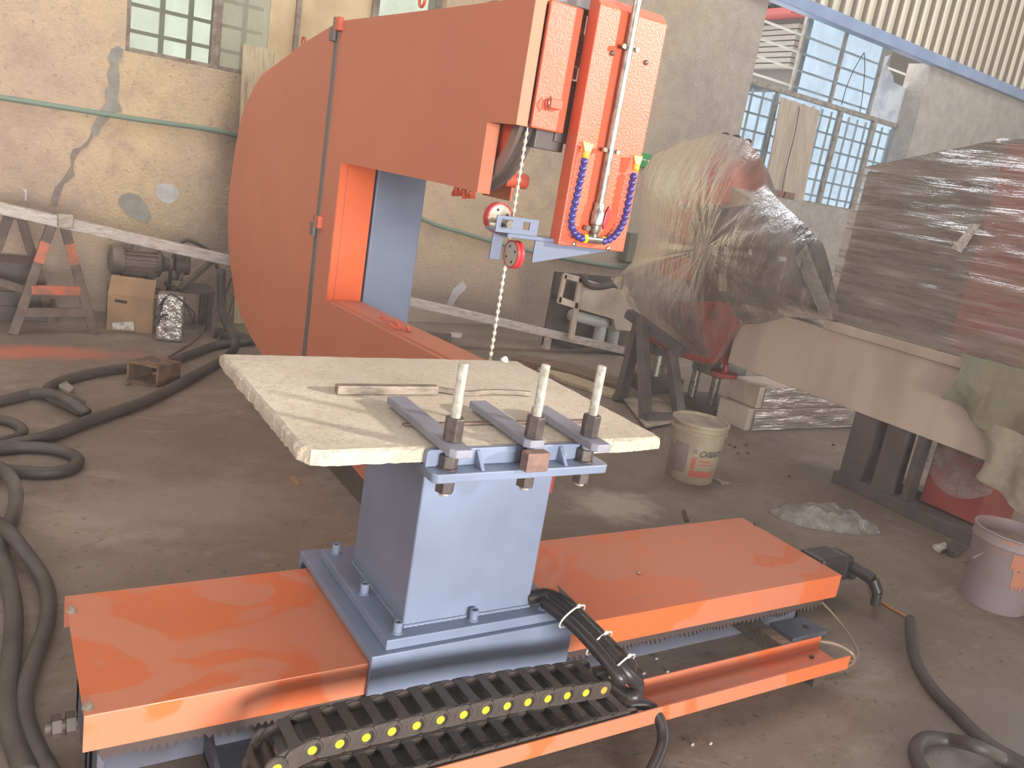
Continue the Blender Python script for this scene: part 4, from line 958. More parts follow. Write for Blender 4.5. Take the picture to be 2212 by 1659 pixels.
for t in (.60, .80):
    part('cross_rail', MB().bar(ap.lerp(fa, t) + Vector((0, -.01, 0)), ap.lerp(fb, t) + Vector((0, -.01, 0)), .03, .06, (0, 0, 1)), m_saworange if t < .7 else m_saw, sh_, bevel=.003)
part('side_brace', MB().bar(ap.lerp(fa, .62), ap.lerp(fa, .5) + off_ + Vector((-.25, .1, 0)), .03, .05), m_saw, sh_, bevel=.003)
part('top_rail', MB().bar(ap + off_ + Vector((-.05, 0, .0)), ap + Vector((.06, -.02, .0)), .06, .05), m_saw, sh_, bevel=.004)
part('clip', MB().box(ap.x - .005, ap.x + .085, 6.10, 6.13, .725, .815), m_greybar, sh_, bevel=.004)
# long film-wrapped beam, one end on the saw horse and the other on the floor
solo('long_beam', MB().bar((-.9, 6.20, .945), (5.35, 6.075, .035), .075, .075), m_beamwrap, 'long pale beam wrapped in film resting on the saw horse', 'beam', bevel=.008)
# rusty square tube piece
mb = MB(); A0, A1, A2 = Vector((.713, 5.10, 0)), Vector((.864, 4.975, 0)), Vector((1.012, 5.10, 0)); H_ = .125
ux = (A2 - A1); uy = (A0 - A1); t_ = .012
c0 = A1 + (ux + uy)/2
nx_, ny_ = ux.normalized(), uy.normalized(); hx, hy = ux.length/2, uy.length/2
for sg in (-1, 1): mb.obox(c0 + ny_*sg*(hy - t_/2) + Vector((0, 0, H_/2)), nx_*hx, ny_*t_/2, Vector((0, 0, H_/2)))
mb.obox(c0 + Vector((0, 0, H_ - t_/2)), nx_*hx, ny_*(hy - t_), Vector((0, 0, t_/2))); mb.obox(c0 + Vector((0, 0, t_/2)), nx_*hx, ny_*(hy - t_), Vector((0, 0, t_/2)))
rb = thing('steel_box', 'short open rusty steel box tube standing on the floor', 'box tube', c0)
part('tube_body', mb, m_rustbox, rb, bevel=.002)
part('cut_hole', ring(MB(), c0 + Vector((0, 0, H_ + .001)), .022, .004, nx_, ny_), m_dkmetal, rb)
# electric motor with pump on a stand
mo = thing('electric_motor', 'dusty finned electric motor lying by the wall behind the cartons', 'motor', (.95, 6.6, 0))
MX0, MX1, MYc, MZc, MR = .80, 1.12, 6.62, .455, .098
bd = part('motor_body', MB().cyl((MX0 + .05, MYc, MZc), (MX1 - .03, MYc, MZc), MR*.9, n=28), m_motor, mo, smooth=True)
for i in range(18):
    t = 2*math.pi*i/18; d = Vector((0, math.cos(t), math.sin(t)))
    part('fin', MB().obox(Vector(((MX0 + MX1)/2 + .02, MYc, MZc)) + d*MR*.95, (.11, 0, 0), d*.016, Vector((1, 0, 0)).cross(d)*.004), m_motor, bd)
part('fan_cowl', MB().lathe((MX0 - .03, MYc, MZc), (1, 0, 0), [(0, 0), (0, MR*.75), (.02, MR*1.02), (.09, MR*1.02), (.09, 0)], 28), m_motor, mo, smooth=True)
part('end_bell', MB().lathe((MX1 - .04, MYc, MZc), (1, 0, 0), [(0, MR*1.04), (.03, MR*1.04), (.06, MR*.6), (.10, MR*.5), (.10, 0)], 28), m_dkmetal, mo, smooth=True)
part('terminal_box', MB().box(.92, 1.09, MYc - .06, MYc + .06, MZc + MR*.85, MZc + MR + .03), m_motor, mo, bevel=.006)
part('cradle', MB().box(.86, .90, 6.55, 6.70, .25, .38).box(1.02, 1.06, 6.55, 6.70, .25, .38).box(.78, 1.14, 6.52, 6.72, .0, .25), m_dkmetal, mo)
ps = thing('pump_stand', 'dark steel stand with pump pipes and a round knob beside the motor', 'stand', (1.30, 6.5, 0))
part('stand_top', MB().box(1.17, 1.48, 6.40, 6.70, .285, .31), m_dkmetal, ps, bevel=.003)
for x_, y_ in ((1.20, 6.43), (1.45, 6.43), (1.20, 6.67), (1.45, 6.67)): part('leg', MB().box(x_ - .02, x_ + .02, y_ - .02, y_ + .02, 0, .285), m_dkmetal, ps)
part('pump_body', MB().cyl((1.22, 6.62, .46), (1.32, 6.62, .46), .075, n=20).cyl((1.22, 6.62, .31), (1.22, 6.62, .42), .04, n=14), m_dkmetal, ps, smooth=True)
part('round_knob', MB().lathe((1.215, 6.46, .31), (0, 0, 1), [(0, .03), (.02, .03), (.024, .042), (.05, .042), (.056, .03), (.056, 0)], 18), m_motor, ps, smooth=True)
part('pipe', MB().tube([(1.26, 6.60, .31), (1.27, 6.58, .42), (1.30, 6.55, .52), (1.28, 6.53, .58), (1.2, 6.55, .60)], .018, 10), m_motor, ps, smooth=True)
part('pipe', MB().tube([(1.21, 6.64, .50), (1.23, 6.62, .58), (1.3, 6.6, .65), (1.46, 6.58, .58), (1.52, 6.56, .46)], .013, 10), m_dkmetal, ps, smooth=True)
part('inclined_bar', MB().bar((1.22, 6.38, .31), (1.46, 6.52, .52), .04, .03), m_dkmetal, ps)
# carton
ca = thing('cardboard_box', 'open brown cardboard box with a printed paper stuck on it', 'cardboard box', (.92, 6.35, 0))
c_a, c_b = Vector((.74, 6.34, 0)), Vector((1.03, 6.26, 0)); nv = Vector((.08, .16, 0))
part('carton_body', MB().prism([c_a, c_b, c_b + nv, c_a + nv], (0, 0, .26)), m_card, ca, bevel=.004)
part('flap', MB().prism([c_a + Vector((0, 0, .26)), c_b + Vector((.0, 0, .26)), c_b + Vector((.02, .07, .38)), c_a + Vector((.03, .07, .385))], (0, .006, 0)), m_card, ca)
part('paper_sheet', MB().prism([c_a.lerp(c_b, .14) + Vector((0, -.012, .015)), c_a.lerp(c_b, .60) + Vector((0, -.012, .02)), c_a.lerp(c_b, .58) + Vector((0, -.010, .085)), c_a.lerp(c_b, .12) + Vector((0, -.010, .06))], (0, .003, 0)), m_paper, ca)
part('handle_slot', MB().prism([c_a.lerp(c_b, .16) + Vector((0, -.003, .21)), c_a.lerp(c_b, .42) + Vector((0, -.003, .205)), c_a.lerp(c_b, .42) + Vector((0, -.003, .225)), c_a.lerp(c_b, .16) + Vector((0, -.003, .23))], (0, .002, 0)), m_hole, ca)
# foil wrapped parcel
fo = thing('foil_parcel', 'silvery film-wrapped parcel with loose wire beside the cardboard box', 'parcel', (1.12, 6.12, 0))
q = [Vector((1.022, 6.075, 0)), Vector((1.195, 6.035, 0)), Vector((1.235, 6.20, 0)), Vector((1.06, 6.24, 0))]
part('parcel_body', MB().prism(q, (-.004, 0, .335)), m_shine, fo, bevel=.022, seg=3)
for i in range(3):
    part('wire_loop', MB().tube([(1.06 + .02*i, 6.06, .20), (1.02 - .01*i, 6.03, .12 + .03*i), (1.08, 6.05, .33), (1.18, 6.02 + .02*i, .30), (1.27, 6.05, .20 - .04*i), (1.24, 6.08, .12)], .004, 6), m_ink, fo)
solo('thin_cable', MB().tube([px(500, 600, 1.60), pz(480, 650, .20), pz(445, 700, .05), pz(420, 735, .01), pz(365, 770, .008)], .007, 8), m_motor, 'thin grey cable dropping to the floor behind the saw', 'cable', smooth=True)
solo('thin_cable', MB().tube([px(505, 640, 1.60), pz(490, 690, .10), pz(470, 735, .01), pz(450, 745, .008)], .005, 8), m_motor, 'thinner grey cable close to the curved edge of the saw', 'cable', smooth=True)
# dark plates stacked behind the saw horse
for i, (x0, x1, y_, z0, z1) in enumerate(((-.9, .45, 6.68, .0, .10), (-.9, .36, 6.68, .101, .20), (-1.0, .28, 6.70, .201, .40))):
    solo('steel_plate', MB().box(x0, x1, y_ - .16, y_ + .14, z0, z1), m_dkmetal, ('lowest dark steel plate in the pile behind the saw horse', 'middle dark steel plate in the pile behind the saw horse', 'top dark steel plate behind the saw horse')[i], 'steel plate', 'dark plates behind the saw horse', bevel=.004)

# ================================================================== RIGHT BACKGROUND
# ---- cream bridge girder on a dark leg frame
gd = thing('bridge_girder', 'dusty cream girder on dark legs carrying the wrapped cabinet', 'girder', (4.7, 2.6, 0))
part('girder_beam', MB().box(4.515, 4.95, .9, 4.09, .472, .905), m_girder, gd, bevel=.006)
part('rail_strip', MB().box(4.495, 4.72, .9, 3.372, .905, .965), m_girder, gd, bevel=.005)
part('dusty_ledge', MB().box(4.53, 4.70, 1.2, 3.30, .965, .972), m_cream, gd)
for y0, y1 in ((2.855, 3.012), (2.645, 2.785), (2.545, 2.585), (1.25, 1.40)): part('leg', MB().box(4.53, 4.62, y0, y1, .0, .472), m_trestle, gd, bevel=.004)
part('leg_base', MB().box(4.50, 4.64, 1.1, 3.03, 0, .075), m_trestle, gd, bevel=.004)
for y0, y1 in ((2.855, 3.012), (1.25, 1.40)): part('leg', MB().box(4.86, 4.94, y0, y1, 0, .472), m_trestle, gd, bevel=.004)
part('leg_base', MB().box(4.83, 4.97, 1.1, 3.03, 0, .075), m_trestle, gd, bevel=.004)
# ---- red box under the girder
rc = thing('red_cabinet', 'red steel box half covered by film under the girder', 'cabinet', (4.8, 2.4, .075))
part('cabinet_body', MB().box(4.66, 5.05, 2.20, 2.54, .076, .45), m_redpaint, rc, bevel=.006)
def film_sheet(fn, nu, nv, amp, sc_, seed):
    m = MB()
    for i in range(nu + 1):
        for j in range(nv + 1):
            p, n = fn(i/nu, j/nv); p, n = Vector(p), Vector(n)
            d = mnoise.noise(Vector((p.x*sc_[0] + seed, p.y*sc_[1], p.z*sc_[2]))) + .5*mnoise.noise(Vector((p.x*sc_[0]*2.7, p.y*sc_[1]*2.7 + seed, p.z*sc_[2]*2.7)))
            m.v.append(p + n*amp*d)
    for i in range(nu):
        for j in range(nv):
            a = i*(nv + 1) + j; m.f.append((a, a + nv + 1, a + nv + 2, a + 1))
    return m
part('plastic_film', film_sheet(lambda u, v: ((4.645 - .0*v, 2.56 - .40*u, .46 - (.18 + .10*math.sin(u*math.pi))*v), (-1, 0, 0)), 30, 16, .012, (9, 9, 9), 3), m_film_bag, rc, smooth='full')
# ---- wrapped cabinet on the girder
wc = thing('wrapped_cabinet', 'big dark control cabinet wrapped in stretch film on the girder', 'cabinet', (4.9, 2.6, .965))
part('dark_body', MB().box(4.535, 5.30, 2.585, 3.372, .974, 1.89), m_dkmetal, wc, bevel=.008)
part('red_body', MB().box(4.535, 5.35, 1.2, 2.58, .974, 2.10), m_redpaint, wc, bevel=.008, label='red housing under the film')
def ztop(y): return 1.905 if y > 3.385 else min(2.12, 1.905 + (3.39 - y)*.215/.80)
def front(u, v):
    y = 3.392 - 2.2*u; return (4.512 - .02*math.sin(v*math.pi), y, .972 + (ztop(y) - .972)*v), (-1, 0, 0)
part('stretch_film', film_sheet(front, 120, 60, .013, (1, 2.2, 17), 5), m_film_h, wc, smooth='full', label='streaky transparent stretch film')
def topf(u, v):
    y = 3.392 - 2.2*u; return (4.512 + .85*v, y, ztop(y) + .002), (0, 0, 1)
part('stretch_film', film_sheet(topf, 40, 12, .006, (3, 6, 3), 2), m_film_h, wc, smooth='full')
part('tape_strip', MB().prism([px(*q, 4.478) for q in ((2055, 536), (2076, 546), (2118, 485), (2100, 483))], (.004, 0, 0)), m_paper, wc, label='pale tape strip')
part('paper_tag', MB().box(4.56, 4.60, 2.86, 3.05, .966, .985), m_cream, wc)
# ---- cloths thrown over the girder
def blob(c, r, amp, sc_, seed, nu=36, nv=22, flat=None):
    m = MB(); c = Vector(c)
    for j in range(nv + 1):
        th = math.pi*j/nv
        for i in range(nu):
            ph = 2*math.pi*i/nu; d = Vector((math.sin(th)*math.cos(ph), math.sin(th)*math.sin(ph), math.cos(th)))
            rg = 1 - abs(mnoise.noise(Vector((d.x*2.2 + seed, d.y*5.5, d.z*1.4))))*2
            kf = 1 + .14*rg + amp*mnoise.noise(d*sc_ + Vector((seed, 0, 0))) + amp*.5*mnoise.noise(d*sc_*2.6 + Vector((0, seed, 0)))
            p = c + Vector((d.x*r[0], d.y*r[1], d.z*r[2]))*kf
            if flat is not None and p.z < flat: p.z = flat + .001
            m.v.append(p)
    for j in range(nv):
        for i in range(nu):
            m.f.append((j*nu + i, j*nu + (i + 1) % nu, (j + 1)*nu + (i + 1) % nu, (j + 1)*nu + i))
    return m
def drape(y0, y1, xt, zt, drop, seed):
    def fn(u, v):
        y = y0 + (y1 - y0)*u; d = drop*(.72 + .45*mnoise.noise(Vector((u*2.3, seed, 1))) + .25*math.sin(u*3.1))
        if v < .3: return (xt - (xt - 4.478)*v/.3, y, zt + .012), (0, 0, 1)
        w_ = (v - .3)/.7; f = .020*math.sin(u*19 + seed + 2*w_) + .028*mnoise.noise(Vector((u*6, w_*2.2, seed)))
        return (4.452 + f*(.3 + w_) - .02*math.sin(w_*3.1), y + .03*math.sin(w_*4 + seed), zt + .010 - d*w_), (-1, 0, 0)
    m = film_sheet(fn, 46, 40, .012, (7, 9, 7), seed); n = len(m.v)      # second skin gives the cloth its thickness
    m.v += [v + Vector((.010, 0, -.004)) for v in m.v]; m.f += [tuple(a + n for a in f[::-1]) for f in m.f]
    return m
solo('cloth_rag', drape(2.44, 1.72, 4.62, .985, .36, 3), m_cloth, 'grey-green cloth hanging over the girder edge', 'cloth', smooth='full')
solo('cloth_rag', drape(2.18, 1.60, 4.50, .68, .40, 8), M('pale_cloth', (172, 158, 138), .9, c2=(156, 144, 124), scale=7, bump=.4, bscale=20, dist=.02), 'pale grey cloth hanging low at the girder end', 'cloth', smooth='full')

# ---- film-wrapped machine beyond the girder
wm = thing('wrapped_machine', 'orange-red machine head draped in crumpled clear plastic film', 'machine', (4.6, 4.5, .4))
def pp(name, pix, X, depth, mat, bevel=.006, label=None):
    return part(name, MB().prism([px(x, y, X) for x, y in pix], (depth, 0, 0)), mat, wm, bevel=bevel, label=label)
pp('motor_hood', ((1470, 345), (1485, 325), (1560, 328), (1582, 345), (1572, 440), (1458, 446)), 4.50, .36, m_orangem, .02, 'orange motor hood')
pp('red_block', ((1422, 452), (1474, 450), (1468, 522), (1424, 522)), 4.46, .2, m_orangem)
pp('red_arm', ((1378, 543), (1470, 556), (1466, 602), (1386, 586)), 4.42, .22, m_orangem)
pp('dark_core', ((1470, 448), (1630, 442), (1712, 525), (1738, 620), (1750, 676), (1500, 655), (1478, 600)), 4.56, .16, m_dkmetal)
pp('red_base', ((1402, 648), (1578, 652), (1588, 700), (1534, 786), (1450, 768), (1402, 735)), 4.46, .40, m_redpaint, .01, 'red machine base')
pp('upper_plate', ((1500, 395), (1560, 390), (1640, 440), (1560, 450)), 4.52, .3, m_cream)
for (x, y, w_, h_) in ((1532, 500, 12, 16), (1543, 540, 10, 26), (1568, 545, 10, 26), (1620, 545, 6, 14), (1560, 610, 16, 40), (1600, 500, 30, 5), (1690, 560, 16, 12)):
    pp('valve', ((x - w_/2, y - h_/2), (x + w_/2, y - h_/2 + 2), (x + w_/2, y + h_/2), (x - w_/2, y + h_/2 - 2)), 4.555, .03, m_tubewhite if y < 600 else m_rackwhite, .003)
for (x, y) in ((1540, 680), (1566, 460), (1640, 640)): pp('steel_boss', ((x - 12, y - 9), (x + 12, y - 7), (x + 12, y + 9), (x - 12, y + 8)), 4.45 if y > 650 else 4.56, .04, m_rustbox, .004)
sil_f = [(1338, 592), (1366, 568), (1378, 510), (1380, 440), (1386, 374), (1412, 332), (1480, 303), (1560, 288), (1618, 303), (1643, 340), (1650, 396), (1690, 440), (1745, 490), (1780, 530), (1797, 590), (1816, 690), (1778, 692), (1700, 684), (1640, 700), (1604, 700), (1578, 742), (1542, 793), (1490, 778), (1425, 752), (1385, 705), (1352, 645)]
def bag(sil, X0, hf, hb_, ctr, seed, amp):
    P = [px(x, y, X0) for x, y in sil]; C0 = px(*ctr, X0); N = 132; B = []
    seg = [(P[i], P[(i + 1) % len(P)]) for i in range(len(P))]; tot = sum((b - a).length for a, b in seg)
    for k_ in range(N):
        d = tot*k_/N
        for a, b in seg:
            L = (b - a).length
            if d <= L: B.append(a.lerp(b, d/L)); break
            d -= L
    m = MB(); R = 26
    for side, h in ((-1, hf), (1, hb_)):
        base = len(m.v)
        for r_ in range(R + 1):
            f = r_/R
            for k_ in range(N):
                p = C0.lerp(B[k_], f); dome = (1 - f**2.6)
                rid = mnoise.noise(Vector((k_*.33 + seed, f*1.6, side))) + .6*mnoise.noise(Vector((k_*.9, f*2.2 + seed, side)))
                rid += .5*mnoise.noise(Vector((p.y*9, p.z*9, seed)))
                m.v.append(p + Vector((side*h*dome + rid*amp*min(1, f*2.5)*(1.05 - f*.6), 0, 0)))
        for r_ in range(R):
            for k_ in range(N):
                a, b = base + r_*N + k_, base + r_*N + (k_ + 1) % N
                m.f.append((a, b, b + N, a + N))
    return m
part('plastic_film', bag(sil_f, 4.50, .24, .42, (1575, 545), 4, .014), m_film_v, wm, smooth='full', label='crumpled clear plastic film')
# the loose tail hanging down to the girder
part('film_tail', MB().prism([px(*q, 4.38) for q in ((1716, 556), (1742, 530), (1764, 590), (1790, 650), (1800, 690), (1775, 690), (1750, 630))], (.004, 0, 0)), m_film_bag, wm)
part('film_tail', film_sheet(lambda u, v: (px(1318 + 70*u + 55*v, 600 + 60*v - 8*u + 40*v*v, 4.44), (-1, .3, 0)), 24, 24, .02, (9, 9, 5), 9), m_film_v, wm, smooth='full')
for i, (x, y) in enumerate(((1566, 292), (1590, 297), (1614, 306))):
    p = px(x, y, 4.60); part('vent_hole', MB().lathe(p, (-.5, -.3, .8), [(0, .034), (.006, .030), (.006, 0)], 14), m_hole, wm)
# ---- trestle carrying the machine
ts = thing('steel_trestle', 'grey-brown steel A-frame trestle under the wrapped machine', 'trestle', (4.1, 4.35, 0))
tops = [px(1382, 700, 4.25), px(1384, 702, 4.22), px(1446, 772, 4.3)]
for tp, ft, w_ in ((tops[0], pz(1338, 868), .09), (tops[1], pz(1395, 916), .09), (tops[2], pz(1469, 905), .08)):
    part('leg', MB().bar(tp + Vector((0, 0, .05)), ft, w_, .06, (0, 1, 0)), m_trestle, ts, bevel=.004)
part('foot_rail', MB().bar(pz(1392, 905, .04), pz(1472, 902, .04), .05, .075), m_trestle, ts, bevel=.004)
part('top_rail', MB().bar(tops[0] + Vector((-.05, .1, .06)), tops[2] + Vector((.05, -.08, .06)), .08, .07), m_trestle, ts, bevel=.004)
part('base_sheet', MB().prism([pz(1345, 862, .02), pz(1395, 925, .02), pz(1478, 908, .02), pz(1420, 860, .02)], (0, 0, .012)), m_cream, ts)
# ---- grey lifting unit behind the trestle
lu = thing('lifting_unit', 'grey hydraulic unit with chrome rods standing behind the trestle', 'hydraulic unit', (4.9, 4.6, 0))
part('unit_body', MB().box(4.75, 5.05, 4.36, 4.66, .27, .50), m_silverblock, lu, bevel=.008)
for x_, y_ in ((4.78, 4.40), (4.78, 4.62), (5.0, 4.40)): part('chrome_rod', MB().cyl((x_, y_, .05), (x_, y_, .27), .035, n=16), m_steel, lu, smooth=True)
part('unit_base', MB().box(4.66, 5.15, 4.28, 4.74, 0, .05), m_dkmetal, lu, bevel=.004)
p = px(1563, 812, 4.62)
part('red_disc', MB().lathe((4.62, p.y, p.z), (0, 0, 1), [(0, .095), (.02, .10), (.03, .10), (.035, .02), (.09, .02), (.09, 0)], 24), m_redpaint, wm, smooth=True)
dm = thing('dark_motor', 'dark motor cylinder with silver collar hidden behind the trestle legs', 'motor', (4.75, 4.95, 0))
part('motor_can', MB().cyl((4.70, 5.0, .30), (4.70, 5.0, .62), .11, n=24), m_dkmetal, dm, smooth=True)
part('collar', MB().cyl((4.70, 5.0, .12), (4.70, 5.0, .30), .08, n=24), m_steel, dm, smooth=True)
part('motor_base', MB().box(4.5, 4.9, 4.85, 5.15, 0, .12), m_dkmetal, dm, bevel=.004)
# ---- low crates wrapped in film
for i, (z0, z1, x0) in enumerate(((0, .165, 4.70), (.170, .330, 4.76))):
    cr = thing('film_crate', ('lower pale flat crate wrapped in shiny film beneath the girder', 'upper pale flat crate stacked on another under the girder')[i], 'crate', (5.3, 4.1, z0), 'flat crates under the girder')
    part('crate_body', MB().box(x0, 6.0, 3.955, 4.25, z0, z1), m_rackwhite, cr, bevel=.004)
    part('shiny_film', film_sheet(lambda u, v: ((x0 + .06 + (5.94 - x0)*u, 3.945, z0 + .004 + (z1 - z0 - .008)*v), (0, -1, 0)), 60, 10, .008, (4, 4, 22), 3 + i), m_cratefilm, cr, smooth='full')
# ---- white rack by the wall
rk = thing('white_rack', 'cream painted steel rack with square cut-out near the wall', 'rack', (4.9, 6.1, 0))
Yr = 6.0
def rp(pix, name, mat, d=.03): return part(name, MB().prism([py(x, y, Yr) for x, y in pix], (0, d, 0)), mat, rk, bevel=.002)
rp(((1222, 590), (1260, 600), (1258, 612), (1219, 602)), 'rack_rail', m_rackwhite)
rp(((1209, 640), (1250, 655), (1248, 668), (1206, 655)), 'rack_rail', m_rackwhite)
rp(((1219, 592), (1226, 594), (1212, 655), (1206, 653)), 'rack_post', m_rackwhite)
rp(((1252, 598), (1262, 601), (1240, 735), (1230, 733)), 'rack_post', m_rackwhite)
rp(((1262, 602), (1345, 628), (1420, 650), (1400, 720), (1330, 712), (1326, 690), (1252, 668)), 'rack_panel', m_rackwhite, .05)
part('rack_back', MB().box(4.42, 5.3, 6.25, 6.28, .02, .72), m_dkmetal, rk)
part('rack_leg', MB().box(5.25, 5.3, 6.0, 6.28, 0, .5).box(4.42, 4.47, 6.2, 6.28, 0, .1), m_rackwhite, rk)
for i, (x, y0, y1, w_) in enumerate(((1298, 690, 740, 26), (1326, 700, 748, 24))):
    a, b = py(x, y0, 6.12), py(x - 7, y1, 6.12)
    solo('white_canister', MB().lathe((b.x, 6.12, max(b.z, .06)), (0, 0, 1), [(0, 0), (0, .055), (.01, .06), (.17, .06), (.19, .045), (.20, 0)], 20), m_tubewhite, ('white canister standing inside the cream rack', 'second white canister beside the trestle leg')[i], 'canister', 'white canisters in the rack', smooth=True)
solo('white_duct', MB().tube([py(1232, 680, 6.1), py(1270, 690, 6.1), py(1310, 700, 6.1)], .05, 12, 4), m_tubewhite, 'white plastic duct lying across the canisters', 'duct', smooth='full')
part('loop_hose', MB().tube([py(1262, 592, 5.9), py(1266, 612, 5.9), py(1290, 620, 5.9), py(1330, 612, 5.9), py(1365, 590, 5.9)], .03, 10), m_dkmetal, rk, smooth='full', label='dark looping hose')
# ---- wall fittings
sx0, zx = wpx(1365, 337); 
ex = thing('exit_sign', 'small green and white exit sign on the wall behind the panel', 'sign', wl(2.18, 1.80, 0))
part('sign_board', wbox(MB(), 2.02, 2.36, 1.80, 1.945, -.03, -.002), m_green, ex, bevel=.003)
mb = MB(); wbox(mb, 2.05, 2.14, 1.83, 1.915, -.034, -.03); wbox(mb, 2.27, 2.33, 1.86, 1.885, -.034, -.03); wbox(mb, 2.17, 2.25, 1.87, 1.885, -.034, -.03)
part('pictogram', mb, m_white, ex)
s0, z1 = wpx(1347, 500); s1, z0 = wpx(1384, 566)
solo('junction_box', wbox(MB(), s0, s1, z0, z1, -.12, -.002), M('grey_green_box', (128, 122, 106), .6), 'plain grey-green junction box on the wall behind the coolant panel', 'junction box', bevel=.004)
s0, z1 = wpx(2083, 333)
solo('wall_cabinet', wbox(MB(), s0, s0 + 2.2, .0, z1, -.55, -.02), M('brown_grey_cabinet', (138, 124, 110), .6), 'tall brown-grey cabinet standing at the wall behind the wrapped cabinet', 'cabinet', bevel=.006)
# ---- buckets
def bucket(loc, rb_, rt_, h, name, label, mat, matin, ribs=True, rough=0):
    t = thing(name, label, 'bucket', loc, 'plastic buckets')
    prof = [(0, 0), (0, rb_*.97), (.008, rb_), (h*.82, rb_ + (rt_ - rb_)*.82)]
    if ribs: prof += [(h*.83, rt_*1.035), (h*.87, rt_*1.04), (h*.88, rt_*.99), (h*.94, rt_), (h*.955, rt_*1.04), (h*.995, rt_*1.045), (h, rt_*1.02)]
    else: prof += [(h*.86, rt_*1.02), (h*.9, rt_), (h*.97, rt_), (h*.985, rt_*1.03), (h, rt_*1.02)]
    prof += [(h, rt_*.97), (h*.9, rt_*.955), (.012, rb_*.94), (.012, 0)]
    b_ = part('bucket_body', MB().lathe(loc, (0, 0, 1), prof, 48), mat, t, smooth=True)
    return t, b_
B1 = pz(1487, 1030); B1.z = 0; rb1, rt1, h1_ = .135, .158, .355
t1, b1_ = bucket(B1, rb1, rt1, h1_, 'paint_bucket', 'cream plastic bucket with printed label and lid near the crates', m_bucket, m_bucketin)
part('lid', MB().lathe(B1 + Vector((0, 0, h1_ - .03)), (0, 0, 1), [(0, rt1*.965), (.012, rt1*.965), (.012, 0)], 40), m_bucketin, t1, smooth=True)
vdir = math.atan2(-B1.y, -B1.x)                     # angle of the side that faces the camera
def on_bucket(B, a, z, rb_, rt_, h, e=.0012):
    r = rb_ + (rt_ - rb_)*z/h + e; return B + Vector((r*math.cos(a), r*math.sin(a), z))
def decal(a0, a1, z0, z1, mat, name='printed_label', e=.0012, n=12):
    m = MB()
    for i in range(n + 1):
        a = vdir + a0 + (a1 - a0)*i/n
        m.v += [on_bucket(B1, a, z0, rb1, rt1, h1_, e), on_bucket(B1, a, z1, rb1, rt1, h1_, e)]
    m.f = [(2*i, 2*i + 2, 2*i + 3, 2*i + 1) for i in range(n)]
    return part(name, m, mat, b1_)
decal(-.85, -.20, .06, .235, m_inkgrey); decal(-.05, .12, .19, .215, m_inkgrey); decal(-.02, .98, .05, .088, m_inkred); decal(-.02, .14, .095, .165, m_inkred)
decal(.28, .75, .145, .153, m_inkred); decal(.30, .90, .125, .131, m_inkred); decal(.62, 1.05, .178, .208, m_inkgrey)
fcu = bpy.data.curves.new('bucket_text', 'FONT'); fcu.body = 'OISATE'; fcu.size = .052; fcu.shear = .25; fcu.extrude = 0
tmp = bpy.data.objects.new('bucket_text', fcu); link(tmp)
dg = bpy.context.evaluated_depsgraph_get(); tme = bpy.data.meshes.new_from_object(tmp.evaluated_get(dg)); bpy.data.objects.remove(tmp)
for v in tme.vertices:
    a = vdir + .20 + v.co.x/rt1; v.co = on_bucket(B1, a, .176 + v.co.y, rb1, rt1, h1_, .0024)
tme.materials.clear(); tme.materials.append(m_ink)
part('lettering', tme, m_ink, b1_, label='black printed letters')
part('bail', MB().tube([on_bucket(B1, vdir - 1.5, .30, rb1, rt1, h1_, .012), on_bucket(B1, vdir - 1.45, .22, rb1, rt1, h1_, .03), on_bucket(B1, vdir - 1.2, .17, rb1, rt1, h1_, .035)], .003, 6), m_steel, t1)
B2 = pz(2142, 1300); B2.z = 0
t2, b2_ = bucket(B2, .138, .162, .36, 'paint_bucket', 'open pale grey paint bucket with orange drips near the frame corner', m_bucket_g, m_bucketin, False)
part('paint_fill', MB().lathe(B2 + Vector((0, 0, .30)), (0, 0, 1), [(0, .148), (.002, 0)], 40), m_bucketin, t2)
v2 = math.atan2(-B2.y, -B2.x)
for a0, a1, z0, z1 in ((.15, .9, .22, .33), (.3, .7, .14, .22), (-.2, .1, .30, .345)):
    m = MB(); n = 10
    for i in range(n + 1):
        a = v2 + a0 + (a1 - a0)*i/n; wob = .02*math.sin(i*2.3)
        for z in (z0 + wob, z1): m.v.append(B2 + Vector(((.138 + .024*z/.36 + .0015)*math.cos(a), (.138 + .024*z/.36 + .0015)*math.sin(a), z)))
    m.f = [(2*i, 2*i + 2, 2*i + 3, 2*i + 1) for i in range(n)]
    part('paint_drip', m, M('pale_orange_drip', (198, 130, 104), .6), b2_)
hp = B2 + Vector((.165*math.cos(v2 - .5), .165*math.sin(v2 - .5), .27))
part('bail', MB().tube([hp, hp + Vector((-.05, .03, -.05)), pz(2080, 1215, .12)], .003, 6), m_steel, t2)
# ---- clear plastic bag
def bagmesh():
    c = pz(1785, 1112, .05); m = MB(); nu, nv = 60, 26
    a1 = (pz(1895, 1146) - pz(1683, 1098)).normalized(); a2 = Vector((-a1.y, a1.x, 0)); L = (pz(1895, 1146) - pz(1683, 1098)).length/2
    for j in range(nv + 1):
        for i in range(nu):
            ph = 2*math.pi*i/nu; r = j/nv
            ang = 1 + .18*math.sin(ph*2 + .6) + .22*mnoise.noise(Vector((math.cos(ph)*1.6, math.sin(ph)*1.6, 2)))
            x, y = math.cos(ph)*L*.98*r*ang, math.sin(ph)*L*.52*r*ang
            z = .10*(1 - r**2.2) + .035*mnoise.noise(Vector((x*11, y*11, 4))) + .018*mnoise.noise(Vector((x*30, y*30, 1)))
            if j == nv: z = 0
            m.v.append(Vector((c.x, c.y, 0)) + a1*x + a2*y + Vector((0, 0, max(.002, z))))
    for j in range(nv):
        for i in range(nu): m.f.append((j*nu + i, j*nu + (i + 1) % nu, (j + 1)*nu + (i + 1) % nu, (j + 1)*nu + i))
    return m
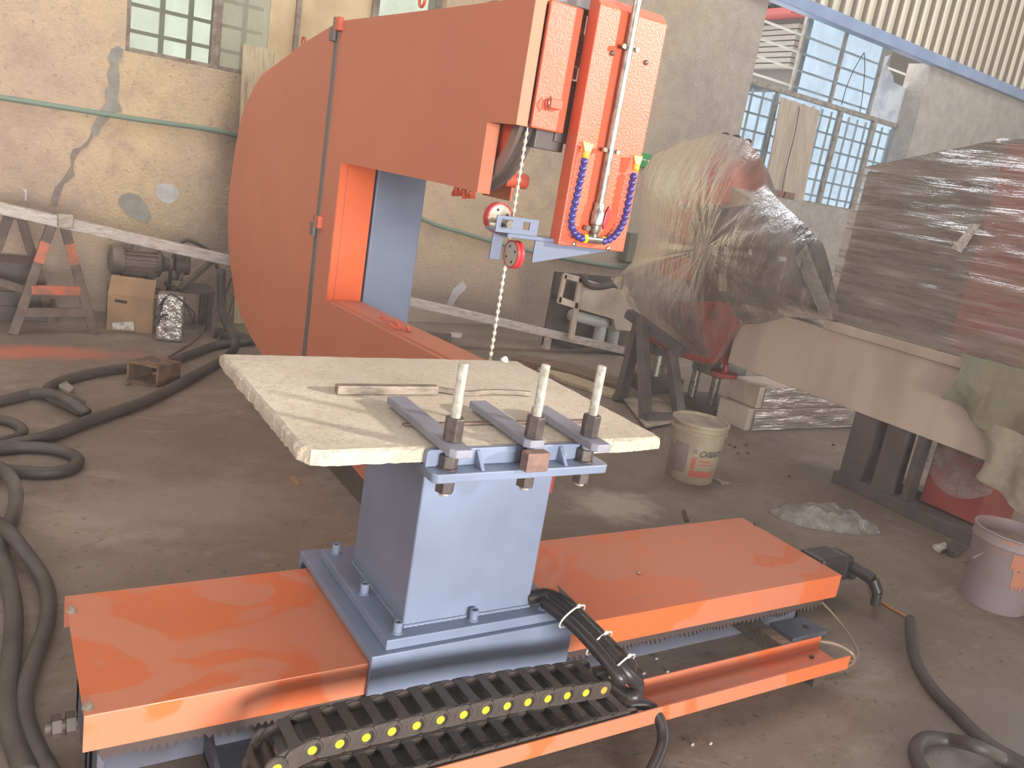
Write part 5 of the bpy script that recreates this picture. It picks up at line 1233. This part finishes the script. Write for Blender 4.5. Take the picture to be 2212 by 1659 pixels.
solo('plastic_bag', bagmesh(), m_film_bag, 'crumpled clear plastic bag lying on the floor by the girder legs', 'plastic bag', smooth='full')
# ---- timber and litter on the floor
def slabpoly(pix, z0, h, mat, name, label, cat, group=None):
    return solo(name, MB().prism([pz(x, y, z0) for x, y in pix], (0, 0, h)), mat, label, cat, group, bevel=.003)
slabpoly(((1102, 784), (1130, 778), (1250, 800), (1345, 832), (1330, 846), (1230, 815)), .002, .05, m_timber, 'wood_offcut', 'long brown wood offcut on the floor behind the slab', 'wood')
slabpoly(((1160, 800), (1230, 815), (1330, 850), (1322, 862), (1220, 830)), .002, .03, m_wood, 'wood_offcut', 'pale split wood offcut beside the brown one', 'wood')
slabpoly(((898, 722), (975, 728), (972, 740), (896, 733)), .002, .03, m_dkmetal, 'flat_bar', 'short dark flat bar on the floor near the wall', 'steel bar')
slabpoly(((973, 722), (998, 724), (996, 731), (971, 728)), .002, .02, m_paper, 'paper_scrap', 'small pale scrap on the floor below the long beam', 'scrap')
slabpoly(((1184, 738), (1240, 743), (1238, 752), (1200, 748)), .002, .03, m_dkmetal, 'flat_bar', 'dark bar end on the floor under the long beam', 'steel bar')
slabpoly(((463, 717), (550, 737), (545, 748), (462, 728)), .002, .04, m_dkmetal, 'flat_bar', 'dark flat bar on the floor behind the saw foot', 'steel bar')
slabpoly(((147, 858), (152, 856), (184, 872), (182, 880)), .002, .02, m_dkmetal, 'flat_bar', 'small dark bolt-like bar by the doubled cable', 'steel bar')
slabpoly(((120, 826), (135, 826), (160, 848), (150, 858), (128, 848)), .002, .03, m_cement, 'stone_piece', 'pale rounded stone piece between the cables', 'stone')
slabpoly(((268, 827), (282, 826), (284, 831), (270, 833)), .002, .012, m_steel, 'steel_washer', 'small shiny nut on the floor beside the rusty box', 'nut')
slabpoly(((622, 1030), (640, 1030), (648, 1052), (636, 1046)), .001, .004, m_card, 'card_scrap', 'small brown card scrap on the floor under the slab corner', 'scrap')
slabpoly(((1472, 1104), (1480, 1103), (1488, 1126), (1479, 1128)), .001, .008, m_dirt, 'metal_scrap', 'short dark metal scrap behind the far orange cover', 'scrap')
slabpoly(((2012, 1184), (2040, 1178), (2048, 1190), (2030, 1196)), .001, .02, m_paper, 'paper_scrap', 'crumpled white scrap on the floor near the grey bucket', 'scrap')
slabpoly(((2042, 1188), (2058, 1176), (2078, 1192), (2064, 1206), (2046, 1200)), .001, .03, m_dkmetal, 'dark_wrapper', 'dark wrapper beside the crumpled white scrap', 'scrap')
slabpoly(((1537, 1033), (1552, 1036), (1580, 1047), (1560, 1048)), .001, .006, m_shine, 'foil_scrap', 'small shiny foil scrap beside the cream bucket', 'scrap')
for i, (x, y) in enumerate(((1576, 962), (1587, 967), (1595, 980), (1615, 980), (1612, 962), (1800, 962), (1704, 1030))):
    p = pz(x, y); solo('grit_crumb', MB().lathe(p, (0, 0, 1), [(0, .012), (.006, .014), (.014, 0)], 6), m_dirt, 'dark crumb of grit on the open floor near the cream bucket', 'crumb', 'grit crumbs near the cream bucket')
for i, (x, y) in enumerate(((1418, 1424), (1391, 1456), (1442, 1452), (1496, 1610), (1535, 1608))):
    p = pz(x, y); solo('white_chip', MB().obox(p + Vector((0, 0, .003)), (.005, .002, 0), (-.001, .0025, 0), (0, 0, .002)), m_chip, 'tiny white chip on the floor beside the orange tray', 'chip', 'white chips by the tray')
p = pz(1381, 1240, CZ); solo('steel_washer', ring(MB(), (p.x, p.y, CZ + .003), .006, .0018, (1, 0, 0), (0, 1, 0)), m_steel, 'tiny steel ring lying on the far orange cover', 'ring', smooth=True)

# ---- scatter volume added for the lens veil, with some dusty air
hz_m = bpy.data.materials.new('hazy_air'); hz_m.use_nodes = True
t = hz_m.node_tree; t.nodes.clear(); o_ = t.nodes.new('ShaderNodeOutputMaterial'); vsn = t.nodes.new('ShaderNodeVolumeScatter')
vsn.inputs['Color'].default_value = (1.0, .93, .88, 1); vsn.inputs['Density'].default_value = .014; vsn.inputs['Anisotropy'].default_value = .2
t.links.new(vsn.outputs[0], o_.inputs['Volume'])
hz_o = part('haze_veil', MB().box(-8.6, 15.4, -3.6, 8.7, -.6, 6.9), hz_m)
tag(hz_o, 'faint haze of lens veil and dusty air filling the hall', 'haze', kind='stuff')
